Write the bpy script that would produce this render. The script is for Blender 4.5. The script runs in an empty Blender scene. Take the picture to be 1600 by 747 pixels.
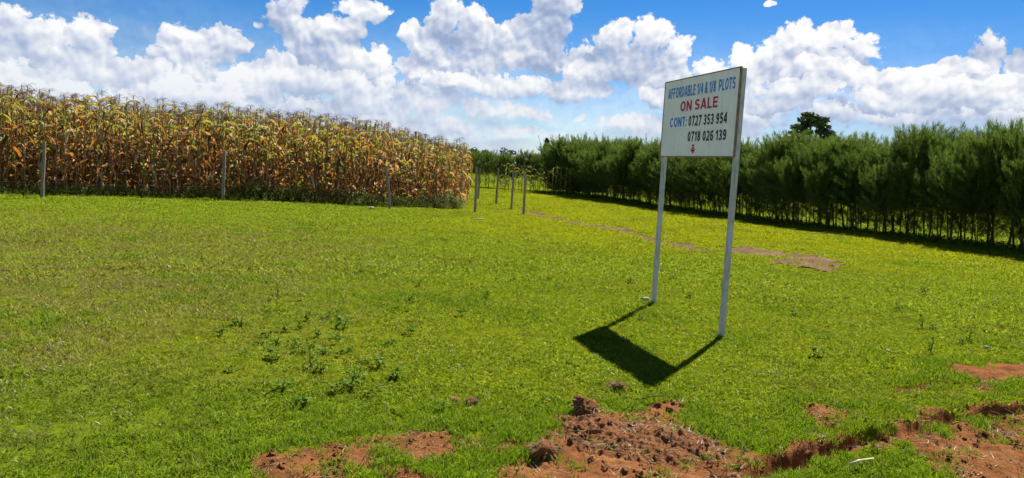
import bpy, math, random
import numpy as np
from math import sin, cos, radians, pi, hypot, atan2, sqrt
from mathutils import Vector, Matrix, Quaternion

scene = bpy.context.scene
COL = scene.collection
rng = random.Random(11)
nr = np.random.RandomState(5)

# ------------------------------------------------------------------ camera
F_PX, PITCH, ROLL, EYE = 1180.0, radians(5.5), radians(3.2), 1.6
PW, PH = 1600.0, 747.0
_F = np.array([0, cos(PITCH), -sin(PITCH)])
_U = np.array([0, sin(PITCH), cos(PITCH)])
_R = np.array([1.0, 0, 0])
CR = cos(ROLL) * _R + sin(ROLL) * _U
CU = -sin(ROLL) * _R + cos(ROLL) * _U
cd = bpy.data.cameras.new('camera')
cam = bpy.data.objects.new('camera', cd)
COL.objects.link(cam)
cam.matrix_world = Matrix(((CR[0], CU[0], -_F[0], 0), (CR[1], CU[1], -_F[1], 0), (CR[2], CU[2], -_F[2], EYE), (0, 0, 0, 1)))
cd.sensor_fit = 'HORIZONTAL'
cd.sensor_width = 36.0
cd.lens = 36.0 * F_PX / PW
cd.clip_start = 0.05
cd.clip_end = 8000
scene.camera = cam


def ray(px, py):
    d = _F * F_PX + CR * (px - PW / 2) + CU * (PH / 2 - py)
    return d


def gp(px, py):
    """ground point of the plain seen at that place of the photograph"""
    d = ray(px, py)
    t = -EYE / d[2]
    return d[0] * t, d[1] * t


def at_dist(px, y):
    """x of the sight line through column px (at the horizon) at depth y"""
    d = ray(px, 262)
    return d[0] / d[1] * y


def sky_uv(px, py):
    d = ray(px, py)
    return atan2(d[0], d[1]) * 10.0, d[2] / hypot(d[0], d[1]) * 10.0


# ------------------------------------------------------------------ light
SUN_AZ, SUN_EL = radians(27.5), radians(48.4)
sd = bpy.data.lights.new('sun', 'SUN')
sd.energy = 5.0
sd.angle = radians(0.5)
sd.color = (1.0, 0.955, 0.87)
sun = bpy.data.objects.new('sun', sd)
COL.objects.link(sun)
sv = Vector((sin(SUN_AZ) * cos(SUN_EL), cos(SUN_AZ) * cos(SUN_EL), sin(SUN_EL)))
sun.rotation_euler = sv.to_track_quat('Z', 'Y').to_euler()
sun.location = (0, 0, 30)

scene.view_settings.view_transform = 'Standard'
scene.view_settings.look = 'None'
scene.view_settings.gamma = 1
scene.view_settings.use_curve_mapping = False
scene.view_settings.exposure = 1.15
cy = scene.cycles
cy.max_bounces = 6
cy.diffuse_bounces = 3
cy.glossy_bounces = 2
cy.transmission_bounces = 4
cy.transparent_max_bounces = 6
cy.use_denoising = True
cy.use_adaptive_sampling = True
cy.adaptive_threshold = 0.015
cy.sample_clamp_indirect = 4

# ------------------------------------------------------------------ node helpers


class NT:
    def __init__(self, nt):
        self.nt = nt
        self.n = nt.nodes
        self.l = nt.links

    def add(self, t, **kw):
        n = self.n.new(t)
        for k, v in kw.items():
            setattr(n, k, v)
        return n

    def put(self, sock, v):
        if isinstance(v, bpy.types.NodeSocket):
            self.l.new(v, sock)
        elif v is not None:
            try:
                sock.default_value = v
            except Exception:
                sock.default_value = (v, v, v)

    def m(self, op, a, b=None, c=None, clamp=False):
        n = self.add('ShaderNodeMath', operation=op)
        n.use_clamp = clamp
        self.put(n.inputs[0], a)
        if b is not None:
            self.put(n.inputs[1], b)
        if c is not None:
            self.put(n.inputs[2], c)
        return n.outputs[0]

    def v(self, op, a, b=None, c=None, out=0):
        n = self.add('ShaderNodeVectorMath', operation=op)
        self.put(n.inputs[0], a)
        if b is not None:
            self.put(n.inputs[1], b)
        if c is not None:
            self.put(n.inputs[2], c)
        return n.outputs['Value'] if op in ('DOT_PRODUCT', 'LENGTH') else n.outputs[0]

    def mix(self, f, a, b, blend='MIX'):
        n = self.add('ShaderNodeMix', data_type='RGBA', blend_type=blend)
        self.put(n.inputs['Factor'], f)
        self.put(n.inputs[6], a if isinstance(a, bpy.types.NodeSocket) else (*a, 1))
        self.put(n.inputs[7], b if isinstance(b, bpy.types.NodeSocket) else (*b, 1))
        return n.outputs[2]

    def ss(self, x, a, b):
        n = self.add('ShaderNodeMapRange', interpolation_type='SMOOTHSTEP')
        self.put(n.inputs[0], x)
        n.inputs[1].default_value = a
        n.inputs[2].default_value = b
        return n.outputs[0]

    def noise(self, vec, scale, detail=3, rough=0.55, dim='3D', col=False):
        n = self.add('ShaderNodeTexNoise', noise_dimensions=dim)
        if vec is not None:
            self.l.new(vec, n.inputs['Vector'])
        n.inputs['Scale'].default_value = scale
        n.inputs['Detail'].default_value = detail
        n.inputs['Roughness'].default_value = rough
        return n.outputs['Color' if col else 'Fac']

    def ramp(self, f, stops):
        n = self.add('ShaderNodeValToRGB')
        e = n.color_ramp.elements
        while len(e) < len(stops):
            e.new(0.5)
        for el, (p, c) in zip(e, stops):
            el.position = p
            el.color = (*c, 1)
        self.put(n.inputs[0], f)
        return n.outputs[0]


# ------------------------------------------------------------------ sky with cumulus clouds
w = bpy.data.worlds.new('World')
scene.world = w
w.use_nodes = True
w.node_tree.nodes.clear()
T = NT(w.node_tree)
out = T.add('ShaderNodeOutputWorld')
skyn = T.add('ShaderNodeTexSky', sky_type='NISHITA')
skyn.sun_disc = False
skyn.sun_elevation = SUN_EL
skyn.sun_rotation = SUN_AZ
skyn.altitude = 2000
skyn.air_density = 1.0
skyn.dust_density = 0.6
skyn.ozone_density = 2.0
hs = T.add('ShaderNodeHueSaturation')
hs.inputs['Saturation'].default_value = 1.5
hs.inputs['Value'].default_value = 0.95
hs.inputs['Hue'].default_value = 0.508
T.l.new(skyn.outputs[0], hs.inputs['Color'])
bg_sky = T.add('ShaderNodeBackground')
bg_sky.inputs[1].default_value = 0.05
T.l.new(hs.outputs[0], bg_sky.inputs[0])

tc = T.add('ShaderNodeTexCoord')
sep = T.add('ShaderNodeSeparateXYZ')
T.l.new(tc.outputs['Generated'], sep.inputs[0])
X, Y, Z = sep.outputs
az = T.m('ARCTAN2', X, Y)
hl = T.m('SQRT', T.m('ADD', T.m('MULTIPLY', X, X), T.m('MULTIPLY', Y, Y)))
te = T.m('DIVIDE', Z, T.m('MAXIMUM', hl, 0.02))
cmb = T.add('ShaderNodeCombineXYZ')
T.l.new(T.m('MULTIPLY', az, 10.0), cmb.inputs[0])
T.l.new(T.m('MULTIPLY', te, 10.0), cmb.inputs[1])
P = cmb.outputs[0]

# puffs of the cloud banks, from the farthest bank to the nearest: column, row, half width, half height
BANKS = [
    [(760, 172, 70, 22), (830, 176, 46, 14), (690, 200, 90, 24), (830, 208, 80, 11), (1000, 200, 90, 18), (1110, 190, 100, 34), (1580, 180, 110, 24), (600, 190, 110, 50), (1420, 178, 150, 22), (330, 165, 130, 34), (470, 170, 120, 40), (660, 160, 70, 50), (700, 128, 90, 34), (1500, 174, 130, 28), (1330, 174, 110, 24), (1180, 176, 90, 30)],
    [(15, 66, 54, 50), (72, 74, 60, 44), (-60, 60, 70, 60), (110, 104, 66, 36), (310, 72, 54, 38), (345, 66, 32, 32), (268, 86, 36, 26), (285, 108, 64, 36),
     (450, 26, 36, 48), (474, 60, 50, 44), (520, 62, 42, 40), (568, 16, 42, 22), (545, 40, 30, 22), (405, 46, 10, 5), (540, 108, 66, 46), (590, 112, 40, 52),
     (1215, 82, 40, 36), (1258, 58, 44, 32), (1300, 62, 48, 30), (1342, 74, 34, 24), (1300, 92, 60, 30), (1240, 96, 60, 40), (1210, 9, 9, 5), (909, 186, 6, 4)],
    [(148, 70, 32, 42), (140, 104, 50, 36), (20, 130, 100, 38), (390, 118, 44, 30), (430, 112, 40, 34), (215, 118, 44, 30), (240, 136, 70, 30),
     (640, 52, 20, 20), (690, 20, 38, 40), (668, 72, 46, 40), (740, 48, 48, 42), (800, 56, 48, 32), (866, 0, 38, 44), (850, 40, 40, 36), (830, 84, 80, 34), (720, 98, 100, 30), (660, 110, 44, 30), (905, 92, 58, 32),
     (1540, 76, 29, 22), (1526, 104, 34, 28), (1500, 130, 60, 30), (1640, 110, 60, 60), (1118, 112, 46, 26), (1166, 94, 36, 34), (1150, 130, 60, 34)],
    [(480, 128, 90, 28), (400, 140, 60, 24), (100, 152, 150, 26), (965, 60, 38, 30), (1015, 58, 40, 36), (1055, 82, 30, 36), (985, 100, 66, 44), (920, 112, 60, 32), (1040, 124, 56, 36), (770, 134, 92, 24), (700, 128, 60, 18), (900, 140, 80, 22),
     (1262, 108, 36, 26), (1300, 122, 60, 30), (1345, 128, 50, 28), (1400, 128, 60, 24), (1450, 118, 54, 24), (1490, 106, 40, 20), (1585, 136, 40, 26)],
    [(300, 150, 90, 26), (560, 150, 60, 34), (1500, 152, 110, 30), (1250, 144, 70, 22), (1370, 154, 70, 24), (1440, 140, 50, 24), (1050, 160, 50, 26), (1210, 160, 60, 20), (200, 160, 60, 20)],
]
sepP = T.add('ShaderNodeSeparateXYZ')
T.l.new(P, sepP.inputs[0])
# bearing weight: unseen banks, thickened to raise ambient light, take over beyond the view
edge = T.ss(T.m('ABSOLUTE', sepP.outputs[0]), 6.8, 8.0)


def warped(Pin):
    wn = T.noise(Pin, 1.3, 3, 0.55, '2D', col=True)
    wv = T.v('MULTIPLY_ADD', wn, (0.46, 0.36, 0), (-0.23, -0.18, 0))
    return T.v('ADD', Pin, wv), T.v('MULTIPLY_ADD', wv, (0.4, 0.4, 0), Pin)


def bank(Pw, puffs, other):
    cur = None
    for (a, b, rx, ry) in puffs:
        u, v = sky_uv(a, b)
        ru, rv = rx / 118.0 * 1.10, ry / 118.0 * 1.10
        q = T.v('MULTIPLY_ADD', Pw, (1 / ru, 1 / rv, 0), (-u / ru, -v / rv, 0))
        q = T.v('DOT_PRODUCT', q, q)
        cur = q if cur is None else T.m('MINIMUM', cur, q)
    f = T.m('SUBTRACT', 1.0, cur)
    if other is not None:
        f = T.m('MAXIMUM', f, other)
    return T.m('MAXIMUM', f, -1.5)


def elsewhere(Pw):
    far = T.noise(Pw, 0.28, 3, 0.5, '2D')
    fs = T.m('SUBTRACT', T.m('MULTIPLY', T.m('SUBTRACT', far, 0.40), 5.0), T.m('MULTIPLY', sepP.outputs[1], 0.06))
    return T.m('SUBTRACT', fs, T.m('MULTIPLY', T.m('SUBTRACT', 1.0, edge), 9.0))


def billow(Pw, scale=3.6, det=3.4, sm=0.2):
    n = T.add('ShaderNodeTexVoronoi', voronoi_dimensions='2D', feature='SMOOTH_F1')
    n.inputs['Scale'].default_value = scale
    n.inputs['Detail'].default_value = det
    n.inputs['Roughness'].default_value = 0.6
    n.inputs['Lacunarity'].default_value = 2.2
    n.inputs['Smoothness'].default_value = sm
    T.l.new(Pw, n.inputs['Vector'])
    return n.outputs['Distance']


PWA, PDA = warped(P)
PWB, _ = warped(T.v('ADD', P, (0.06, 0.17, 0)))
EA, EB = elsewhere(PWA), elsewhere(PWB)
DA = billow(PDA)
LA = billow(PDA, 2.6, 2.0, 0.3)
LB = billow(T.v('ADD', PDA, (0.03, 0.08, 0)), 2.6, 2.0, 0.3)
g2 = T.m('MULTIPLY', T.m('SUBTRACT', LB, LA), 0.6)
det_ = T.m('MULTIPLY', T.m('SUBTRACT', 0.45, DA), 0.62)
big = T.noise(P, 0.9, 3, 0.5, '2D')
tone = T.m('ADD', g2, T.m('MULTIPLY_ADD', T.m('SUBTRACT', big, 0.5), 1.0, 0.43))
dens = None
ccol = None
for i, puffs in enumerate(BANKS):
    ot = (EA, EB) if i == 1 else (None, None)
    sa, sb = bank(PWA, puffs, ot[0]), bank(PWB, puffs, ot[1])
    da = T.ss(T.m('ADD', sa, det_), -0.04, 0.22 if i else 0.5)
    lit = T.m('MULTIPLY_ADD', T.m('MINIMUM', T.m('SUBTRACT', sa, sb), 0.7), 0.62, tone)
    col_i = T.ramp(lit, [(0.0, (0.33, 0.42, 0.62)), (0.30, (0.48, 0.56, 0.74)), (0.56, (0.69, 0.74, 0.85)), (0.96, (1.0, 1.0, 1.0))])
    if i == 0:
        dens, ccol = da, col_i
    else:
        ccol = T.mix(da, ccol, col_i)
        dens = T.m('MAXIMUM', dens, da)
hz = T.ss(sepP.outputs[1], 1.5, -0.1)
ccol = T.mix(T.m('MULTIPLY', hz, 0.75), ccol, (0.64, 0.72, 0.85))
bg_c = T.add('ShaderNodeBackground')
T.l.new(ccol, bg_c.inputs[0])
bg_c.inputs[1].default_value = 0.45
# thin veil low over the horizon
veil = T.m('MULTIPLY', T.ss(sepP.outputs[1], 2.1, 0.2), 0.85)
wisp = T.ss(T.noise(T.v('MULTIPLY', P, (0.5, 1.6, 0)), 1.0, 5, 0.6, '2D'), 0.42, 0.72)
veil = T.m('MULTIPLY', veil, T.m('MULTIPLY_ADD', wisp, 0.6, 0.5), clamp=True)
fac = T.m('MAXIMUM', dens, veil)
ms = T.add('ShaderNodeMixShader')
T.l.new(fac, ms.inputs[0])
T.l.new(bg_sky.outputs[0], ms.inputs[1])
T.l.new(bg_c.outputs[0], ms.inputs[2])
T.l.new(ms.outputs[0], out.inputs['Surface'])
w.cycles.sampling_method = 'MANUAL'
w.cycles.sample_map_resolution = 512

# ------------------------------------------------------------------ object helpers


def link(o, parent=None):
    COL.objects.link(o)
    if parent is not None:
        o.parent = parent
    return o


def thing(name, label, cat, loc=(0, 0, 0), rz=0.0, group=None):
    o = bpy.data.objects.new(name, None)
    o.empty_display_size = 0.1
    o.location = loc
    o.rotation_euler = (0, 0, rz)
    return tag(link(o), label, cat, group)


def tag(o, label=None, cat=None, group=None, kind=None):
    if label:
        o['label'] = label
    if cat:
        o['category'] = cat
    if group:
        o['group'] = group
    if kind:
        o['kind'] = kind
    return o


def put(name, me, parent=None, loc=(0, 0, 0), rot=(0, 0, 0), scale=(1, 1, 1)):
    o = bpy.data.objects.new(name, me)
    o.location = loc
    o.rotation_euler = rot
    o.scale = scale
    return link(o, parent)


class MB:
    """collects polygons for one mesh"""

    def __init__(self):
        self.v, self.f, self.mi = [], [], []

    def poly(self, pts, mi=0):
        k = len(self.v)
        self.v += [tuple(p) for p in pts]
        self.f.append(tuple(range(k, k + len(pts))))
        self.mi.append(mi)

    def add(self, verts, faces, mi=0):
        k = len(self.v)
        self.v += [tuple(p) for p in verts]
        self.f += [tuple(i + k for i in f) for f in faces]
        self.mi += [mi] * len(faces)

    def box(self, c, s, mi=0, bev=0.0):
        x, y, z = (a / 2 for a in s)
        if bev <= 0:
            vs = [(c[0] + i * x, c[1] + j * y, c[2] + k * z) for i in (-1, 1) for j in (-1, 1) for k in (-1, 1)]
            self.add(vs, [(0, 1, 3, 2), (4, 6, 7, 5), (0, 4, 5, 1), (2, 3, 7, 6), (0, 2, 6, 4), (1, 5, 7, 3)], mi)
        else:
            b = bev
            ring = [(-x + b, -y), (x - b, -y), (x, -y + b), (x, y - b), (x - b, y), (-x + b, y), (-x, y - b), (-x, -y + b)]
            vs = [(c[0] + p[0], c[1] + p[1], c[2] - z) for p in ring] + [(c[0] + p[0], c[1] + p[1], c[2] + z) for p in ring]
            fs = [(i, (i + 1) % 8, 8 + (i + 1) % 8, 8 + i) for i in range(8)] + [tuple(range(7, -1, -1)), tuple(range(8, 16))]
            self.add(vs, fs, mi)

    def tube(self, pts, rad, n=5, mi=0, cap=True):
        pts = [Vector(p) for p in pts]
        vs = []
        for i, p in enumerate(pts):
            d = (pts[min(i + 1, len(pts) - 1)] - pts[max(i - 1, 0)]).normalized()
            a = d.cross(Vector((0.31, 0.95, 0.05)))
            if a.length < 1e-3:
                a = d.cross(Vector((1, 0, 0)))
            a.normalize()
            b = d.cross(a)
            r = rad[i] if isinstance(rad, (list, tuple)) else rad
            for k in range(n):
                t = 2 * pi * k / n
                vs.append(p + a * (r * cos(t)) + b * (r * sin(t)))
        fs = []
        for i in range(len(pts) - 1):
            for k in range(n):
                fs.append((i * n + k, i * n + (k + 1) % n, (i + 1) * n + (k + 1) % n, (i + 1) * n + k))
        if cap:
            fs.append(tuple(range(n - 1, -1, -1)))
            e = (len(pts) - 1) * n
            fs.append(tuple(range(e, e + n)))
        self.add(vs, fs, mi)

    def mesh(self, name, mats, smooth=False):
        me = bpy.data.meshes.new(name)
        me.from_pydata(self.v, [], self.f)
        for m in (mats if isinstance(mats, (list, tuple)) else [mats]):
            me.materials.append(m)
        me.polygons.foreach_set('material_index', self.mi)
        if smooth:
            me.polygons.foreach_set('use_smooth', [True] * len(self.f))
        me.update()
        return me


def np_mesh(name, verts, faces, mats, smooth=False, mi=None):
    """verts n x 3, faces m x k (all with k corners)"""
    verts = np.asarray(verts, dtype=np.float32)
    faces = np.asarray(faces, dtype=np.int32)
    k = faces.shape[1]
    me = bpy.data.meshes.new(name)
    me.vertices.add(len(verts))
    me.vertices.foreach_set('co', verts.ravel())
    me.loops.add(faces.size)
    me.loops.foreach_set('vertex_index', faces.ravel())
    me.polygons.add(len(faces))
    me.polygons.foreach_set('loop_start', np.arange(0, faces.size, k, dtype=np.int32))
    for m in (mats if isinstance(mats, (list, tuple)) else [mats]):
        me.materials.append(m)
    if mi is not None:
        me.polygons.foreach_set('material_index', np.asarray(mi, dtype=np.int32))
    me.polygons.foreach_set('use_smooth', np.full(len(faces), smooth))
    me.update(calc_edges=True)
    return me


# ------------------------------------------------------------------ numpy noise
def _hash(ix, iy, seed):
    h = (ix.astype(np.int64) * 374761393 + iy.astype(np.int64) * 668265263 + seed * 974634541) & 0xffffffff
    h = ((h ^ (h >> 13)) * 1274126177) & 0xffffffff
    h = h ^ (h >> 16)
    return (h & 0xffffff) / float(0xffffff)


def vnoise(x, y, seed=0):
    x = np.asarray(x, dtype=np.float64)
    y = np.asarray(y, dtype=np.float64)
    ix, iy = np.floor(x), np.floor(y)
    fx, fy = x - ix, y - iy
    fx, fy = fx * fx * fx * (fx * (fx * 6 - 15) + 10), fy * fy * fy * (fy * (fy * 6 - 15) + 10)
    a, b = _hash(ix, iy, seed), _hash(ix + 1, iy, seed)
    c, d = _hash(ix, iy + 1, seed), _hash(ix + 1, iy + 1, seed)
    return (a + (b - a) * fx) * (1 - fy) + (c + (d - c) * fx) * fy - 0.5


def fbm(x, y, scale, octv=4, seed=0, gain=0.5):
    s, a, f = 0, 1.0, scale
    for o in range(octv):
        s = s + a * vnoise(x * f + 17.3 * o, y * f - 9.1 * o, seed + o)
        a *= gain
        f *= 2.03
    return s


def smooth(x, a, b):
    t = np.clip((x - a) / (b - a), 0, 1)
    return t * t * (3 - 2 * t)


def poly_dist(px, py, poly):
    """signed distance to a polygon, negative inside"""
    px, py = np.asarray(px), np.asarray(py)
    d = np.full(px.shape, 1e9)
    ins = np.zeros(px.shape, bool)
    n = len(poly)
    for i in range(n):
        (ax, ay), (bx, by) = poly[i], poly[(i + 1) % n]
        ex, ey = bx - ax, by - ay
        t = np.clip(((px - ax) * ex + (py - ay) * ey) / (ex * ex + ey * ey), 0, 1)
        d = np.minimum(d, np.hypot(px - ax - t * ex, py - ay - t * ey))
        c = (ay > py) != (by > py)
        with np.errstate(divide='ignore', invalid='ignore'):
            xi = ax + (py - ay) * ex / (ey if ey != 0 else 1e-9)
        ins ^= c & (px < xi)
    return np.where(ins, -d, d)


def line_dist(px, py, pts):
    d = np.full(np.asarray(px).shape, 1e9)
    for (ax, ay), (bx, by) in zip(pts[:-1], pts[1:]):
        ex, ey = bx - ax, by - ay
        t = np.clip(((px - ax) * ex + (py - ay) * ey) / (ex * ex + ey * ey), 0, 1)
        d = np.minimum(d, np.hypot(px - ax - t * ex, py - ay - t * ey))
    return d


# ------------------------------------------------------------------ where the soil is bare
def G(*pts):
    return [gp(*p) for p in pts]


BARE = [
    G((400, 722), (470, 713), (560, 711), (585, 724), (540, 747), (470, 770), (395, 770)),
    G((592, 692), (650, 680), (725, 684), (765, 700), (720, 716), (650, 716), (610, 703)),
    G((590, 738), (640, 726), (682, 740), (700, 775), (560, 775)),
    G((770, 702), (815, 696), (825, 705), (790, 712)),
    G((800, 705), (860, 688), (900, 668), (940, 648), (1000, 650), (1060, 668), (1110, 690), (1150, 702), (1190, 722), (1150, 790), (800, 790), (800, 735)),
    G((1000, 640), (1060, 634), (1064, 648), (1010, 652)),
    G((1235, 645), (1285, 640), (1325, 655), (1300, 668), (1250, 657)),
    G((1370, 668), (1420, 655), (1485, 654), (1500, 666), (1450, 682), (1390, 680)),
    G((1440, 708), (1500, 688), (1560, 676), (1640, 655), (1800, 690), (1800, 900), (1500, 790)),
    G((1486, 590), (1540, 578), (1605, 574), (1640, 585), (1600, 600), (1520, 604)),
    G((1480, 612), (1530, 606), (1550, 616), (1500, 622)),
    G((1180, 700), (1240, 690), (1290, 692), (1270, 706), (1210, 716)),
    G((1395, 615), (1440, 612), (1436, 624), (1400, 622)),
]
DITCH = G((1190, 742), (1230, 722), (1290, 705), (1345, 697), (1400, 686), (1450, 672), (1490, 660), (1545, 656), (1610, 648), (1700, 640))
TRACK = G((838, 331), (868, 341), (900, 348), (935, 353), (985, 362), (1030, 374), (1090, 388))
SCAR = G((1122, 383), (1160, 384), (1215, 389), (1262, 398), (1306, 408), (1318, 416), (1280, 420), (1225, 411), (1180, 401), (1140, 394))


def bare_amount(x, y):
    """1 on bare soil, 0 in the turf"""
    x, y = np.asarray(x, float), np.asarray(y, float)
    jag = fbm(x, y, 5.0, 4, 31) * 0.22 + fbm(x, y, 22.0, 2, 37) * 0.06
    d = np.full(x.shape, 9.0)
    for p in BARE:
        d = np.minimum(d, poly_dist(x, y, p))
    b = smooth(-(d + jag - 0.03), -0.05, 0.06)
    dd = line_dist(x, y, DITCH) + jag * 0.5
    b = np.maximum(b, smooth(-dd, -0.17, -0.09))
    return b


def far_bare(x, y):
    x, y = np.asarray(x, float), np.asarray(y, float)
    jag = fbm(x, y, 1.3, 5, 77, .65) * 0.75
    d = np.minimum(poly_dist(x, y, SCAR) + jag * 0.8, line_dist(x, y, TRACK) - 0.44 + jag * 0.75)
    return smooth(-d, -0.12, 0.12)


# ------------------------------------------------------------------ terrain
def axis(lo, hi, step, far_lo, far_hi, g):
    a = list(np.arange(lo, hi + 1e-6, step))
    s, p = step, hi
    while p < far_hi:
        s *= g
        p += s
        a.append(p)
    s, p, b = step, lo, []
    while p > far_lo:
        s *= g
        p -= s
        b.append(p)
    return np.array(b[::-1] + a)


GX = axis(-2.0, 4.6, 0.022, -2500, 2500, 1.05)
GY = axis(3.2, 6.3, 0.016, -400, 4000, 1.05)


def terrain(x, y):
    z = fbm(x, y, 0.22, 3, 3) * 0.10 + fbm(x, y, 1.1, 2, 8) * 0.028
    far = smooth(np.hypot(x, y), 60, 400)
    z = z * (1 - far)
    near = smooth(y, 9.5, 6.5) * (np.abs(x) < 12)
    z = z + near * fbm(x, y, 6.0, 3, 15) * 0.014
    b = bare_amount(x, y) * near
    clod = np.abs(fbm(x, y, 17.0, 4, 21, 0.55))
    z = z + b * (fbm(x, y, 3.0, 2, 51) * 0.05 + clod * 0.035 - 0.018)
    ld = line_dist(x, y, DITCH) + fbm(x, y, 6.0, 2, 61) * 0.04
    z = z - near * smooth(ld, 0.12, 0.04) * (0.085 + 0.05 * fbm(x, y, 1.6, 2, 62))
    z = z + near * smooth(np.abs(ld - 0.15), 0.09, 0.0) * 0.03 * (fbm(x, y, 4.0, 2, 66) + 0.6)
    # slight hollow round the sign
    z = z - 0.045 * np.exp(-(((x - 1.98) / 1.9) ** 2 + ((y - 8.3) / 2.2) ** 2))
    # low bank beside the far track
    t = line_dist(x, y, TRACK)
    z = z - smooth(t, 0.7, 0.1) * 0.05
    return z


mx, my = np.meshgrid(GX, GY)
GZ = terrain(mx, my)
GB = bare_amount(mx, my)


def zat(x, y):
    x, y = np.asarray(x, float), np.asarray(y, float)
    i = np.clip(np.searchsorted(GX, x) - 1, 0, len(GX) - 2)
    j = np.clip(np.searchsorted(GY, y) - 1, 0, len(GY) - 2)
    fx = (x - GX[i]) / (GX[i + 1] - GX[i])
    fy = (y - GY[j]) / (GY[j + 1] - GY[j])
    return (GZ[j, i] * (1 - fx) + GZ[j, i + 1] * fx) * (1 - fy) + (GZ[j + 1, i] * (1 - fx) + GZ[j + 1, i + 1] * fx) * fy


def z1(x, y):
    return float(zat(x, y))


# ------------------------------------------------------------------ materials
def mat(name):
    m = bpy.data.materials.new(name)
    m.use_nodes = True
    m.node_tree.nodes.clear()
    t = NT(m.node_tree)
    o = t.add('ShaderNodeOutputMaterial')
    return m, t, o


def finish(t, o, col, rough=0.8, bump=None, bump_s=0.3, bump_d=0.02, spec=0.3):
    p = t.add('ShaderNodeBsdfPrincipled')
    t.put(p.inputs['Base Color'], col if isinstance(col, bpy.types.NodeSocket) else (*col, 1))
    t.put(p.inputs['Roughness'], rough)
    p.inputs['Specular IOR Level'].default_value = spec
    if bump is not None:
        b = t.add('ShaderNodeBump')
        b.inputs['Strength'].default_value = bump_s
        b.inputs['Distance'].default_value = bump_d
        t.l.new(bump, b.inputs['Height'])
        t.l.new(b.outputs[0], p.inputs['Normal'])
    t.l.new(p.outputs[0], o.inputs['Surface'])
    return p


def leafy(name, stops, trans=0.45, gloss=0.06, patch=None, tint=(1.0, 1.0, 0.75), rough=0.5, soft=0.0):
    """thin leaf that lets light through; colour differs from piece to piece"""
    m, t, o = mat(name)
    oi = t.add('ShaderNodeObjectInfo')
    f = oi.outputs['Random']
    geo = t.add('ShaderNodeNewGeometry')
    isl = geo.outputs['Random Per Island']
    f = t.m('FRACT', t.m('ADD', t.m('MULTIPLY', f, 0.6), t.m('MULTIPLY', isl, 0.8)))
    c = t.ramp(f, stops)
    if patch is not None:
        c = patch(t, geo.outputs['Position'], c)
    d = t.add('ShaderNodeBsdfDiffuse')
    tr = t.add('ShaderNodeBsdfTranslucent')
    if soft:
        nv = t.v('NORMALIZE', t.v('MULTIPLY_ADD', geo.outputs['Normal'], (1 - soft,) * 3, (0, 0, soft)))
        t.l.new(nv, d.inputs['Normal'])
    t.l.new(c, d.inputs[0])
    t.l.new(t.mix(1.0, c, tint, 'MULTIPLY'), tr.inputs[0])
    mx_ = t.add('ShaderNodeMixShader')
    mx_.inputs[0].default_value = trans
    t.l.new(d.outputs[0], mx_.inputs[1])
    t.l.new(tr.outputs[0], mx_.inputs[2])
    g = t.add('ShaderNodeBsdfGlossy')
    g.inputs['Roughness'].default_value = rough
    g.inputs[0].default_value = (1, 1, 1, 1)
    m2 = t.add('ShaderNodeMixShader')
    m2.inputs[0].default_value = gloss
    t.l.new(mx_.outputs[0], m2.inputs[1])
    t.l.new(g.outputs[0], m2.inputs[2])
    t.l.new(m2.outputs[0], o.inputs['Surface'])
    return m


GRASS_LIME = (0.180, 0.275, 0.012)
GRASS_DEEP = (0.115, 0.205, 0.010)
GRASS_DRY = (0.215, 0.195, 0.045)
GRASS_GOLD = (0.35, 0.36, 0.006)


def turf_patch(t, pos, base):
    """broad drifts of colour over the pasture: dull and dry on the left, yellow along the track, green near the soil"""
    sx = t.add('ShaderNodeSeparateXYZ')
    t.l.new(pos, sx.inputs[0])
    n1 = t.noise(pos, 0.35, 4, 0.6)
    n2 = t.noise(pos, 1.7, 4, 0.6)
    wob = t.m('MULTIPLY', t.m('SUBTRACT', n1, 0.5), 5.0)
    dry = t.ss(t.m('ADD', t.m('ADD', sx.outputs[0], wob), t.m('MULTIPLY', sx.outputs[1], 0.10)), 1.0, -4.0)
    dry = t.m('MULTIPLY', dry, t.ss(t.m('ADD', sx.outputs[1], wob), 20.0, 12.0))
    dry = t.m('MULTIPLY', dry, t.ss(n2, 0.30, 0.62))
    c = t.mix(t.m('MULTIPLY', dry, 0.75), base, GRASS_DRY)
    gold = t.m('MULTIPLY', t.ss(t.m('ADD', sx.outputs[1], wob), 12.0, 20.0), t.ss(t.m('ADD', sx.outputs[0], wob), -5.0, 2.0))
    gold = t.m('MULTIPLY', gold, t.ss(t.m('MULTIPLY_ADD', sx.outputs[1], 0.37, sx.outputs[0]), 24.0, 21.5))
    c = t.mix(t.m('MULTIPLY', gold, t.m('MULTIPLY_ADD', t.ss(n2, 0.35, 0.65), 0.45, 0.35)), c, GRASS_GOLD)
    c = t.mix(t.m('MULTIPLY', t.ss(sx.outputs[1], 55.0, 85.0), 0.8), c, (0.12, 0.16, 0.02))
    dull = t.ss(t.noise(pos, 0.55, 5, 0.65), 0.50, 0.68)
    c = t.mix(t.m('MULTIPLY', dull, 0.5), c, (0.175, 0.18, 0.02))
    deep = t.ss(t.noise(pos, 0.8, 3, 0.6), 0.54, 0.70)
    deep = t.m('MAXIMUM', t.m('MULTIPLY', deep, 0.65), t.m('MULTIPLY', t.ss(t.m('ADD', sx.outputs[1], t.m('MULTIPLY', wob, 0.3)), 5.6, 4.3), 0.6))
    c = t.mix(deep, c, GRASS_DEEP)
    return c


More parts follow.
